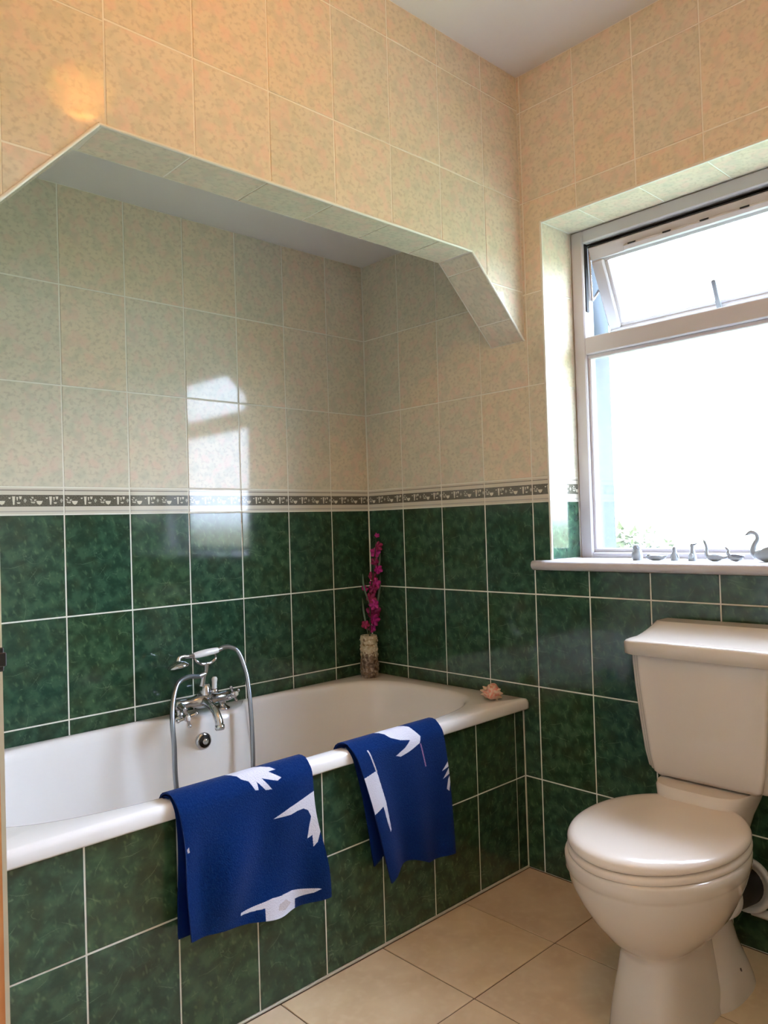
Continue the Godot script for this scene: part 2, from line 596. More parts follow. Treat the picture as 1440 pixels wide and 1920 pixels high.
func build_room() -> void:
	var ys := [FL, -0.888, -0.592, -0.296, 0.0, 0.078, 0.374, 0.670, 0.966, 1.262, CEIL]
	# ---- back wall of the alcove
	var wb := struct("wall_back", box(Vector3(-1.85, FL, -0.15), Vector3(0, 0.966, 0)), M.grout, "tiled back wall over the bath, cream tiles above a frieze and green marbled tiles below", "wall")
	var us := [-1.70]
	for k in range(7, -1, -1):
		us.append(-0.1906 - 0.2 * k)
	us.append(-0.0025)
	tiles(wb, Vector3.ZERO, Vector3.RIGHT, Vector3.UP, us, [-0.888, -0.592, -0.296, 0.0, 0.078, 0.374, 0.670, 0.966])
	# ---- window wall: opening z 0.85 .. 2.05, y -0.20 .. 0.887
	var T := 0.226
	var ww := struct("wall_right", boxes([
		[Vector3(0, FL, -0.15), Vector3(T, CEIL, 0.85)], [Vector3(0, 0.887, 0.85), Vector3(T, CEIL, 2.05)],
		[Vector3(0, FL, 0.85), Vector3(T, -0.216, 2.05)], [Vector3(0, FL, 2.05), Vector3(T, CEIL, 2.8)]]), M.grout, "tiled window wall, cream tiles above a frieze and dark green tiles below", "wall")
	var zs := [0.0025]
	for k in 13:
		zs.append(0.1939 + 0.197 * k)
	zs.append(2.65)
	var hole := rect(0.85, -0.216, 2.05, 0.887)
	tiles(ww, Vector3.ZERO, Vector3(0, 0, 1), Vector3.UP, zs, ys, PackedVector2Array(), hole)
	# reveals of the window
	var rv := [-0.186, 0.0, 0.078, 0.374, 0.670, 0.8865]
	tiles(ww, Vector3(0, 0, 0.85), Vector3.RIGHT, Vector3.UP, [0.004, 0.1645], rv, PackedVector2Array(), PackedVector2Array(), 0.02)
	tiles(ww, Vector3(0, 0, 2.05), Vector3.LEFT, Vector3.UP, [-0.1645, -0.004], rv)
	var zt := [0.853]
	for k in 6:
		zt.append(0.982 + 0.2 * k)
	zt.append(2.047)
	tiles(ww, Vector3(0, 0.887, 0), Vector3.RIGHT, Vector3(0, 0, 1), [0.004, 0.1645], zt, PackedVector2Array(), PackedVector2Array(), 0.0, "light")
	part(ww, "edge_trim", boxes([[Vector3(-0.003, -0.186, 0.846), Vector3(0.0045, 0.890, 0.854)], [Vector3(-0.003, 0.883, 0.854), Vector3(0.0045, 0.891, 2.05)], [Vector3(-0.003, -0.186, 2.046), Vector3(0.0045, 0.890, 2.054)]], 0.0015), M.white_trim)
	# ---- alcove end wall, left wall with the doorway, wall behind the camera, hall
	struct("wall_alcove", box(Vector3(-1.85, FL, 0), Vector3(-1.70, CEIL, 0.776)), M.light[0], "cream tiled end wall of the bath alcove", "wall")
	struct("wall_left", boxes([[Vector3(-2.0, FL, 0.6), Vector3(-1.8505, CEIL, 1.572)], [Vector3(-2.0, FL, 2.46), Vector3(-1.85, CEIL, 2.8)], [Vector3(-2.0, 0.84, 1.572), Vector3(-1.85, CEIL, 2.46)]]), M.plaster, "plain left wall beside the doorway", "wall")
	struct("wall_front", box(Vector3(-2.0, FL, 2.65), Vector3(0.36, CEIL, 2.8)), M.light[0], "wall opposite the bath", "wall")
	struct("wall_hall", boxes([[Vector3(-3.4, FL, 0.6), Vector3(-3.25, CEIL, 3.4)], [Vector3(-3.4, FL, 0.45), Vector3(-2.0, CEIL, 0.6)], [Vector3(-3.4, FL, 3.4), Vector3(-1.85, CEIL, 3.55)], [Vector3(-2.0, FL, 2.8), Vector3(-1.85, CEIL, 3.55)]]), M.plaster, "plain hall walls outside the bathroom door", "wall")
	# ---- floor and ceilings
	var fl := struct("floor", box(Vector3(-3.4, FL - 0.12, -0.15), Vector3(0.36, FL - 0.0022, 3.55)), M.floor_grout, "floor of beige square ceramic tiles with thin brown joints", "floor")
	var fx := [-1.85]
	for k in range(4, -1, -1):
		fx.append(-0.325 - 0.332 * k)
	fx.append(-0.003)
	var fz := [0.726]
	for k in 5:
		fz.append(1.041 + 0.332 * k)
	fz.append(2.65)
	for i in fx.size() - 1:
		for j in fz.size() - 1:
			tile_poly(fl, Vector3(0, FL - 0.0022, 0), Vector3(0, 0, 1), Vector3.RIGHT, rect(fz[j], fx[i], fz[j + 1], fx[i + 1]), M.floor, Vector2(0.5, 0.5), 0.05, Vector2(-1, 0), 0.0018, 0.0022)
	struct("ceiling", box(Vector3(-3.4, CEIL, 0.60), Vector3(0.36, CEIL + 0.12, 3.55)), M.plaster, "plain matt white ceiling", "ceiling")
	struct("ceiling_001", box(Vector3(-1.85, 0.966, -0.15), Vector3(0.0, 1.1, 0.66)), M.plaster, "lowered white plaster ceiling inside the bath alcove", "ceiling")
	# ---- tiled bulkhead over the bath with sloping ends
	var Z := 0.774
	var zi := 0.638
	var out := PackedVector2Array([Vector2(-1.70, 0.436), Vector2(-1.40, 0.757), Vector2(-0.253, 0.759), Vector2(0, 0.521), Vector2(0, CEIL), Vector2(-1.70, CEIL)])
	var mb := MB.new()
	var idx := Geometry2D.triangulate_polygon(out)
	for z in [zi, Z]:
		for i in range(0, idx.size(), 3):
			var q := [out[idx[i]], out[idx[i + 1]], out[idx[i + 2]]]
			if ((q[1] - q[0]).cross(q[2] - q[0]) > 0) != (z == Z):
				q.reverse()
			mb.tri(Vector3(q[0].x, q[0].y, z), Vector3(q[1].x, q[1].y, z), Vector3(q[2].x, q[2].y, z), Vector2(), Vector2(), Vector2(), -1)
	for i in out.size():
		var a := out[i]
		var b := out[(i + 1) % out.size()]
		mb.quad(Vector3(a.x, a.y, zi), Vector3(b.x, b.y, zi), Vector3(b.x, b.y, Z), Vector3(a.x, a.y, Z), -1)
	var bk := struct("trim_1", mb.mesh(), M.grout, "cream tiled bulkhead with sloping ends hanging over the bath", "bulkhead")
	var bx := [-1.70, -1.585]
	for k in range(5, -1, -1):
		bx.append(-0.385 - 0.2 * k)
	bx.append_array([-0.185, -0.0025])
	tiles(bk, Vector3(0, 0, Z), Vector3.RIGHT, Vector3.UP, bx.slice(2), [0.4, 0.680, 0.976, 1.272, CEIL], out, PackedVector2Array(), 0.0, "light")
	tiles(bk, Vector3(0, 0, Z), Vector3.RIGHT, Vector3.UP, bx.slice(0, 3), [0.4, 0.664, 0.970, 1.272, CEIL], out, PackedVector2Array(), 0.0, "light")
	var sx := [-1.39]
	for k in range(5, -1, -1):
		sx.append(-0.392 - 0.2 * k)
	sx[0] = -1.398
	sx.append(-0.256)
	tiles(bk, Vector3(0, 0.758, zi), Vector3.RIGHT, Vector3(0, 0, 1), sx, [0.0025, Z - zi - 0.001], PackedVector2Array(), PackedVector2Array(), 0.0, "light")
	var d := Vector3(0.253, -0.238, 0)
	tiles(bk, Vector3(-0.253, 0.759, zi), d.normalized(), Vector3(0, 0, 1), [0.003, 0.055, 0.255, d.length() - 0.003], [0.0025, Z - zi - 0.001], PackedVector2Array(), PackedVector2Array(), 0.0, "light")
	var dl := Vector3(0.30, 0.321, 0)
	tiles(bk, Vector3(-1.70, 0.436, zi), dl.normalized(), Vector3(0, 0, 1), [0.003, 0.2, 0.4, dl.length() - 0.003], [0.0025, Z - zi - 0.001], PackedVector2Array(), PackedVector2Array(), 0.0, "light")
	var tm := MB.new()
	for s in [[Vector3(-1.70, 0.436, Z), Vector3(-1.40, 0.757, Z)], [Vector3(-1.40, 0.757, Z), Vector3(-0.253, 0.759, Z)], [Vector3(-0.253, 0.759, Z), Vector3(-0.002, 0.523, Z)]]:
		tube_into(tm, PackedVector3Array([s[0], s[1]]), 0.0042, 8)
	part(bk, "edge_trim", tm.mesh(), M.white_trim)
	# ---- tiled front of the bath
	var P := 0.7205
	var bp := thing("bath_panel", Vector3(-0.85, FL, P), "front of the bath boxed in with dark green marbled tiles", "bath panel")
	part(bp, "backing", box(Vector3(-1.70, FL, P - 0.05), Vector3(0, -0.668, P)), M.grout)
	var px := [-1.70]
	for k in range(7, -1, -1):
		px.append(-0.2422 - 0.2 * k)
	px.append_array([-0.049, -0.003])
	tiles(bp, Vector3(0, 0, P), Vector3.RIGHT, Vector3.UP, px, [FL + 0.004, -0.888, -0.669], PackedVector2Array(), PackedVector2Array(), 0.0, "green")
	part(bp, "sealant", boxes([[Vector3(-0.004, FL, P), Vector3(0.0, -0.668, P + 0.004)], [Vector3(-1.70, FL, P), Vector3(0, FL + 0.005, P + 0.005)]], 0.001), M.seal)
	# ---- door frame at the left edge of the picture
	var df := struct("door_1", boxes([[Vector3(-2.012, FL, 1.572), Vector3(-1.8535, 0.82, 1.596)], [Vector3(-2.012, FL, 2.436), Vector3(-1.85, 0.82, 2.46)], [Vector3(-2.012, 0.82, 1.572), Vector3(-1.85, 0.84, 2.46)]]), M.wood, "brown wooden frame of the open doorway", "door frame")
	part(df, "edge_strip", box(Vector3(-1.8535, FL, 1.56), Vector3(-1.850, 0.84, 1.5962)), M.white_trim)
	part(df, "strike_plate", boxes([[Vector3(-1.90, -0.166, 1.5955), Vector3(-1.849, -0.147, 1.5975)], [Vector3(-1.856, -0.162, 1.5955), Vector3(-1.8475, -0.151, 1.599)]], 0.0008), M.dark)

func build_window() -> void:
	var w := struct("window_1", null, M.upvc, "white framed window with an open top sash over a large obscured pane", "window")
	var x0 := 0.165
	var x1 := 0.225
	# outer frame: jambs, head, bottom rail, transom
	part(w, "frame", boxes([
		[Vector3(x0, -0.20, 0.852), Vector3(x1, 0.885, 0.895)], [Vector3(x0, -0.20, 2.005), Vector3(x1, 0.885, 2.048)],
		[Vector3(x0, 0.842, 0.895), Vector3(x1, 0.885, 2.005)], [Vector3(x0, -0.20, 0.895), Vector3(x1, -0.168, 2.005)]], 0.004), M.upvc)
	part(w, "transom", box(Vector3(x0, 0.476, 0.893), Vector3(x1, 0.534, 2.007), 0.004), M.upvc)
	# beads round the lower pane
	part(w, "glazing_bead", boxes([
		[Vector3(x0 + 0.012, -0.170, 0.893), Vector3(x0 + 0.034, -0.156, 2.007)], [Vector3(x0 + 0.012, 0.463, 0.893), Vector3(x0 + 0.034, 0.478, 2.007)],
		[Vector3(x0 + 0.012, -0.158, 0.893), Vector3(x0 + 0.034, 0.465, 0.906)], [Vector3(x0 + 0.012, -0.158, 1.994), Vector3(x0 + 0.034, 0.465, 2.007)]], 0.003), M.upvc)
	part(w, "pane", box(Vector3(x0 + 0.034, -0.160, 0.900), Vector3(x0 + 0.038, 0.470, 2.0)), M.glass)
	# sash hung from the top and pushed outwards at the bottom
	var s := Node3D.new()
	s.name = "sash"
	var piv := Vector3(0.200, 0.8365, 0)
	s.position = piv
	s.rotation.z = deg_to_rad(25.5)
	w.add_child(s)
	var H := -0.322
	var za := 0.905
	var zb := 1.995
	var local := func(called: String, mesh: Mesh, m: Material) -> void:
		var o := MeshInstance3D.new()
		o.name = called
		o.mesh = mesh
		o.material_override = m
		s.add_child(o, true)
	local.call("sash_frame", boxes([
		[Vector3(-0.022, -0.045, za), Vector3(0.026, 0.0, zb)], [Vector3(-0.022, H, za), Vector3(0.026, H + 0.045, zb)],
		[Vector3(-0.022, H + 0.045, za), Vector3(0.026, -0.045, za + 0.042)], [Vector3(-0.022, H + 0.045, zb - 0.042), Vector3(0.026, -0.045, zb)]], 0.004), M.upvc)
	local.call("glazing_bead", boxes([
		[Vector3(-0.010, H + 0.043, za + 0.040), Vector3(0.006, H + 0.056, zb - 0.040)], [Vector3(-0.010, -0.056, za + 0.040), Vector3(0.006, -0.043, zb - 0.040)],
		[Vector3(-0.010, H + 0.055, za + 0.040), Vector3(0.006, -0.055, za + 0.053)], [Vector3(-0.010, H + 0.055, zb - 0.053), Vector3(0.006, -0.055, zb - 0.040)]], 0.002), M.upvc)
	local.call("pane", box(Vector3(0.006, H + 0.05, za + 0.045), Vector3(0.010, -0.05, zb - 0.045)), M.glass)
	# slim vent with dark slots along the head of the sash
	local.call("vent_cover", box(Vector3(-0.034, -0.042, 1.03), Vector3(-0.020, -0.022, 1.75), 0.004), M.upvc)
	var slots := []
	for k in 6:
		slots.append([Vector3(-0.0355, -0.024, 1.05 + k * 0.115), Vector3(-0.030, -0.020, 1.075 + k * 0.115)])
	local.call("vent_slot", boxes(slots), M.dark)
	local.call("gasket", boxes([[Vector3(-0.020, -0.001, za), Vector3(0.0, 0.003, zb)]]), M.rubber)
	local.call("handle", boxes([[Vector3(-0.040, H + 0.010, 1.268), Vector3(-0.020, H + 0.035, 1.300)], [Vector3(-0.046, H + 0.02, 1.276), Vector3(-0.032, H + 0.125, 1.290)]], 0.003), mat(Color(0.42, 0.42, 0.43), 0.4))
	# dark rubber line and the hinge arms in the left gap
	part(w, "gasket", boxes([[Vector3(0.190, 0.8385, 0.896), Vector3(0.2, 0.842, 2.0)], [Vector3(0.176, 0.62, 0.895), Vector3(0.190, 0.842, 0.899)]]), M.rubber)
	var arm := MB.new()
	tube_into(arm, PackedVector3Array([Vector3(0.196, 0.83, 0.902), Vector3(0.206, 0.66, 0.902)]), 0.004, 6)
	tube_into(arm, PackedVector3Array([Vector3(0.206, 0.66, 0.902), Vector3(0.262, 0.72, 0.906)]), 0.004, 6)
	part(w, "stay", arm.mesh(), M.chrome)
	# sill with a rounded nose
	var rings := []
	for z in [0.798, 0.801, 2.10]:
		var r := PackedVector3Array()
		var q := 0.004 if z < 0.8 else 0.0
		for p in [[0.165, -0.216], [-0.030, -0.216], [-0.038, -0.213], [-0.044, -0.206], [-0.045, -0.199], [-0.043, -0.192], [-0.037, -0.187], [-0.028, -0.186], [0.165, -0.186]]:
			r.append(Vector3(p[0] + (q if p[0] < 0 else 0.0), p[1] + (q if p[1] < -0.2 else -q), z))
		rings.append(r)
	# the sill's horn stands in front of the wall only
	var sill := MB.new()
	for r in rings.slice(0, 2):
		for i in r.size():
			if r[i].x > 0:
				r[i].x = 0.0
	var horn := PackedVector3Array()
	for q in rings[1]:
		horn.append(Vector3(q.x, q.y, 0.8535))
	var inner := PackedVector3Array()
	for q in rings[2]:
		inner.append(Vector3(q.x, q.y, 0.8536))
	var inner_end := PackedVector3Array()
	for q in rings[2]:
		inner_end.append(Vector3(q.x, q.y, 2.0465))
	loft_into(sill, [rings[0], rings[1], horn])
	loft_into(sill, [inner, inner_end])
	var t := struct("window_sill", sill.mesh(), M.upvc, "white window sill with a rounded nose, ornaments standing on it", "window sill")
	t.set_meta("kind", "structure")

func build_outside() -> void:
	struct("ground", box(Vector3(0.36, FL - 0.3, -12), Vector3(30, FL - 0.2, 14)), mat(Color(0.36, 0.41, 0.27), 0.95), "garden ground outside the window", "ground")
	struct("wall_outside", boxes([
		[Vector3(0.2265, FL - 0.2, -0.4), Vector3(0.365, CEIL + 0.2, 0.866)], [Vector3(0.2265, 0.878, 0.866), Vector3(0.365, CEIL + 0.2, 2.034)],
		[Vector3(0.2265, FL - 0.2, 0.866), Vector3(0.365, -0.205, 2.034)], [Vector3(0.2265, FL - 0.2, 2.034), Vector3(0.365, CEIL + 0.2, 3.7)]]), M.render_out, "grey rendered outer face of the house wall beside the window", "wall")
	# a shrub seen low through the pane
	var c := Vector3(3.4, FL - 0.2, -0.78)
	var t := thing("garden_shrub", c, "yellow green shrub in the garden seen low through the window pane", "shrub")
	var st := MB.new()
	for k in 9:
		var a := k * 2.4
		tube_into(st, smooth_path([c, c + Vector3(cos(a) * 0.12, 0.4, sin(a) * 0.2), c + Vector3(cos(a) * 0.3, 0.85, sin(a) * 0.5)], 3), [0.014, 0.005], 6)
	part(t, "stem", st.mesh(), mat(Color(0.35, 0.25, 0.15), 0.9))
	var lm := MB.new()
	lm.quad(Vector3(0, 0, 0), Vector3(0.018, 0.012, 0.005), Vector3(0, 0.055, 0.01), Vector3(-0.018, 0.012, 0.005), -1)
	var mm := MultiMesh.new()
	mm.transform_format = MultiMesh.TRANSFORM_3D
	mm.mesh = lm.mesh()
	mm.instance_count = 2600
	for k in 2600:
		var d := Vector3(rng.randfn(), rng.randfn(), rng.randfn()).normalized() * pow(rng.randf(), 0.4)
		var b := Basis.from_euler(Vector3(rng.randf() * TAU, rng.randf() * TAU, rng.randf() * TAU)).scaled(Vector3.ONE * rng.randf_range(0.8, 1.5))
		mm.set_instance_transform(k, Transform3D(b, Vector3(0, 0.84, 0) + d * Vector3(0.35, 0.42, 0.5)))
	var mi := MultiMeshInstance3D.new()
	mi.name = "foliage"
	mi.multimesh = mm
	mi.material_override = mat(Color(0.27, 0.31, 0.13), 0.7)
	mi.set_meta("kind", "stuff")
	t.add_child(mi)

# ---------------------------------------------------------------- bath
func basin(d: float, y: float, n: int) -> PackedVector3Array:
	# outline of the basin moved inwards by d; the back bulges in at the middle, where the mixer stands
	var r := PackedVector3Array()
	var cx := -0.85
	var cz := 0.365
	var a := 0.768 - d
	var b := 0.332 - d
	for i in n:
		var t := TAU * i / n
		var c := cos(t)
		var s := sin(t)
		var x := cx + a * signf(c) * pow(absf(c), 2.0 / 3.8)
		var z := cz + b * signf(s) * pow(absf(s), 2.0 / 3.8)
		if s < 0:
			var k := 1.0 - smoothstep(0.10, 0.19, absf(x + 0.795))
			z += k * 0.085
		r.append(Vector3(x, y, z))
	return r

func build_bath() -> void:
	var t := thing("bathtub", Vector3(-0.85, FL, 0.37), "long cream bath with a rounded inside set under the tiled bulkhead", "bathtub")
	var n := 288
	var x0 := -1.70
	var x1 := -0.003
	var z0 := 0.003
	var z1 := 0.745
	var inner := basin(0.0, 0, n)
	var outer := func(ins: float, y: float) -> PackedVector3Array:
		var r := PackedVector3Array()
		var lo := Vector2(x0 + ins, z0 + ins)
		var hi := Vector2(x1 - ins, z1 - ins)
		var c := Vector2(-0.85, 0.365)
		var corner := {}
		for i in n:
			var d := Vector2(inner[i].x, inner[i].z) - c
			var k := INF
			if absf(d.x) > 1e-6: k = minf(k, ((hi.x if d.x > 0 else lo.x) - c.x) / d.x)
			if absf(d.y) > 1e-6: k = minf(k, ((hi.y if d.y > 0 else lo.y) - c.y) / d.y)
			r.append(Vector3(c.x + d.x * k, y, c.y + d.y * k))
		for q in [lo, hi, Vector2(lo.x, hi.y), Vector2(hi.x, lo.y)]:
			var best := 0
			for i in n:
				if Vector2(r[i].x, r[i].z).distance_to(q) < Vector2(r[best].x, r[best].z).distance_to(q): best = i
			r[best] = Vector3(q.x, y, q.y)
		return r
	var rings := [outer.call(0.03, -0.668), outer.call(0.002, -0.668), outer.call(0.0, -0.664), outer.call(0.0, -0.648), outer.call(0.002, -0.640), outer.call(0.006, -0.635), outer.call(0.012, RIM),
		basin(-0.012, RIM, n), basin(-0.005, RIM - 0.001, n), basin(0.001, RIM - 0.005, n), basin(0.006, RIM - 0.013, n), basin(0.010, RIM - 0.03, n), basin(0.028, -0.75, n), basin(0.048, -0.86, n), basin(0.062, -0.93, n),
		basin(0.080, -0.975, n), basin(0.105, -1.002, n), basin(0.14, -1.016, n), basin(0.2, -1.022, n), basin(0.30, -1.025, n)]
	var mb := MB.new()
	loft_into(mb, rings, false, true)
	# outward here is upward: turn by the first rim face instead of the volume
	part(t, "tub", mb.mesh(false), M.enamel)
	# round overflow cover on the bulge
	var o := Vector3(-0.838, -0.703, 0.135)
	var ov := lathe([[0.0, -0.006], [0.024, -0.006], [0.026, 0.004], [0.024, 0.009], [0.018, 0.011], [0.0, 0.011]], o, Vector3(0, 0.06, 1))
	part(t, "overflow", ov, M.chrome)
	var ring := lathe([[0.0, 0.008], [0.0195, 0.008], [0.0195, 0.0128], [0.0, 0.0128]], o, Vector3(0, 0.06, 1))
	part(t, "overflow_slot", ring, M.dark)
	part(t, "overflow_knob", lathe([[0.0, 0.012], [0.0095, 0.012], [0.010, 0.018], [0.006, 0.021], [0.0, 0.021]], o, Vector3(0, 0.06, 1)), M.chrome)

# ---------------------------------------------------------------- mixer tap and hand shower
func capstan(t: Node3D, c: Vector3, axis: Vector3, r: float) -> void:
	var a := axis.normalized()
	var x := a.cross(Vector3(0.2, 0.95, 0.1)).normalized()
	var z := a.cross(x)
	var mb := MB.new()
	lathe_into(mb, [[0.0, -0.02], [0.009, -0.02], [0.011, -0.008], [0.012, 0.004], [0.008, 0.010], [0.0, 0.012]], c, a, 16)
	for k in 4:
		var d := (x * cos(k * PI / 2 + 0.5) + z * sin(k * PI / 2 + 0.5))
		tube_into(mb, PackedVector3Array([c, c + d * r * 0.82]), [0.005, 0.0042], 8)
		ball_into(mb, c + d * r * 0.86, Vector3.ONE * 0.0062, Basis(), 10, 6)
	part(t, "handle", mb.mesh(), M.chrome)
	part(t, "index_button", lathe([[0.0, 0.010], [0.0075, 0.010], [0.0065, 0.0145], [0.0, 0.0155]], c, a, 14), M.porcelain)

func build_tap() -> void:
	var t := thing("mixer_tap", Vector3(-0.80, RIM, 0.085), "chrome traditional bath mixer with cross handles on the back rim of the bath", "tap")
	for x in [-0.885, -0.735]:
		var p := Vector3(x, RIM, 0.082)
		part(t, "pillar", lathe([[0.0, 0.0], [0.024, 0.0], [0.025, 0.004], [0.018, 0.009], [0.012, 0.014], [0.012, 0.028], [0.015, 0.032], [0.015, 0.046], [0.010, 0.05], [0.0, 0.05]], p, Vector3.UP, 20), M.chrome)
	var yb := RIM + 0.042
	var body := MB.new()
	lathe_into(body, [[0.0, -0.020], [0.012, -0.020], [0.017, -0.012], [0.014, 0.0], [0.013, 0.03], [0.017, 0.042], [0.022, 0.055], [0.024, 0.075], [0.022, 0.095], [0.017, 0.108], [0.013, 0.12], [0.014, 0.15], [0.017, 0.162], [0.012, 0.170], [0.0, 0.170]], Vector3(-0.885, yb, 0.092), Vector3.RIGHT, 24)
	lathe_into(body, [[0.0, 0.0], [0.022, 0.0], [0.021, 0.022], [0.016, 0.034], [0.013, 0.05], [0.0, 0.05]], Vector3(-0.80, yb, 0.092), Vector3.UP, 20)
	part(t, "body", body.mesh(), M.chrome)
	part(t, "spout", tube([Vector3(-0.812, yb, 0.10), Vector3(-0.812, yb - 0.006, 0.135), Vector3(-0.813, yb - 0.020, 0.168), Vector3(-0.814, yb - 0.045, 0.190), Vector3(-0.814, yb - 0.068, 0.196)], [0.016, 0.0135, 0.0125, 0.0125, 0.014], 16), M.chrome)
	part(t, "spout_tip", lathe([[0.0, -0.012], [0.0145, -0.012], [0.0155, -0.002], [0.0125, 0.004], [0.0, 0.004]], Vector3(-0.814, yb - 0.070, 0.196), Vector3(0, -1, 0.15), 18), M.chrome)
	for q in [[Vector3(-0.893, yb, 0.095), Vector3(-0.898, yb - 0.010, 0.140)], [Vector3(-0.728, yb, 0.095), Vector3(-0.720, yb + 0.004, 0.120)]]:
		part(t, "valve", tube(q, [0.012, 0.009], 12), M.chrome)
	capstan(t, Vector3(-0.900, yb - 0.026, 0.155), Vector3(-0.2, -0.15, 1), 0.034)
	capstan(t, Vector3(-0.716, yb + 0.008, 0.122), Vector3(0.3, 0.2, 1), 0.028)
	# diverter with a white lever on top
	part(t, "diverter", lathe([[0.0, 0.0], [0.014, 0.0], [0.012, 0.010], [0.009, 0.014], [0.0, 0.014]], Vector3(-0.772, yb + 0.018, 0.098), Vector3.UP, 16), M.chrome)
	part(t, "lever", lathe([[0.0, 0.0], [0.009, 0.0], [0.0075, 0.010], [0.008, 0.022], [0.0095, 0.032], [0.006, 0.038], [0.0, 0.039]], Vector3(-0.772, yb + 0.03, 0.098), Vector3(0.05, 1, 0.02), 16), M.porcelain)
	# cradle on its post
	var post := MB.new()
	tube_into(post, smooth_path([Vector3(-0.812, yb + 0.045, 0.092), Vector3(-0.806, yb + 0.075, 0.094), Vector3(-0.800, -0.500, 0.098), Vector3(-0.799, -0.475, 0.10)], 4), [0.010, 0.0075, 0.0065, 0.0085], 12)
	part(t, "post", post.mesh(), M.chrome)
	var cr := MB.new()
	for s in [-1, 1]:
		tube_into(cr, smooth_path([Vector3(-0.799, -0.478, 0.10), Vector3(-0.799 + s * 0.018, -0.475, 0.10), Vector3(-0.799 + s * 0.034, -0.464, 0.10), Vector3(-0.799 + s * 0.038, -0.452, 0.088)], 4), [0.006, 0.005, 0.0045, 0.004], 10)
	part(t, "cradle", cr.mesh(), M.chrome)
	# hand shower lying in the cradle
	var h := thing("shower_handset", Vector3(-0.80, -0.452, 0.10), "hand shower with a white grip lying on the cradle of the bath mixer", "hand shower")
	var gx := Vector3(-0.757, -0.440, 0.10)
	var gy := Vector3(-0.843, -0.446, 0.10)
	part(h, "grip", tube([gx, gx.lerp(gy, 0.2), gx.lerp(gy, 0.5), gx.lerp(gy, 0.8), gy], [0.0085, 0.0105, 0.0115, 0.0105, 0.008], 16, 4), M.porcelain)
	var nk := MB.new()
	tube_into(nk, smooth_path([gy, Vector3(-0.862, -0.446, 0.10), Vector3(-0.880, -0.444, 0.10), Vector3(-0.893, -0.447, 0.101), Vector3(-0.897, -0.458, 0.102)], 5), [0.008, 0.0065, 0.006, 0.007, 0.010], 12)
	part(h, "neck", nk.mesh(), M.chrome)
	part(h, "shower_head", lathe([[0.0, 0.010], [0.010, 0.010], [0.024, 0.003], [0.0325, -0.004], [0.0335, -0.008], [0.031, -0.011], [0.0, -0.0125]], Vector3(-0.898, -0.464, 0.103), Vector3(-0.12, 1, -0.12), 28), M.chrome)
	# metal hose: from the grip down into the bath, along its floor and back up to the mixer
	var hp := smooth_path([gx, Vector3(-0.735, -0.434, 0.102), Vector3(-0.714, -0.436, 0.108), Vector3(-0.694, -0.451, 0.118), Vector3(-0.684, -0.494, 0.135), Vector3(-0.683, -0.548, 0.155), Vector3(-0.694, -0.654, 0.185), Vector3(-0.712, -0.782, 0.215),
		Vector3(-0.735, -0.90, 0.235), Vector3(-0.79, -0.985, 0.26), Vector3(-0.86, -1.005, 0.27), Vector3(-0.93, -0.97, 0.25), Vector3(-0.968, -0.88, 0.23), Vector3(-0.972, -0.772, 0.21), Vector3(-0.966, -0.68, 0.195), Vector3(-0.962, -0.614, 0.18), Vector3(-0.944, -0.557, 0.155), Vector3(-0.914, -0.515, 0.132), Vector3(-0.867, -0.506, 0.112), Vector3(-0.830, -0.512, 0.102), Vector3(-0.806, -0.508, 0.098)], 8)
	var hs := MB.new()
	tube_into(hs, hp, 0.0072, 10)
	part(h, "hose", hs.mesh(), M.hose)
	for q in [[hp[0], hp[5]], [hp[-1], hp[-8]]]:
		part(h, "hose_nut", tube(q, [0.0085, 0.0072], 12), M.chrome)

# ---------------------------------------------------------------- towels
func towel_image(seedy: int, shapes: Array) -> ImageTexture:
	var n := noise(seedy, 0.12, 2)
	var im := tex(400, 480, func(x, y): return Color(0.0, 0.122, 0.325).lightened(clampf(n.get_noise_2d(x, y), -1, 1) * 0.03 + 0.015)).get_image()
	for s in shapes:
		# v runs from the inner hem: the crest of the rim is at 0.25
		var q := []
		for a in s[0]:
			q.append([a[0], 0.25 + 0.75 * a[1]])
		poly_fill(im, q, s[1])
	im.generate_mipmaps()
	return ImageTexture.create_from_image(im)

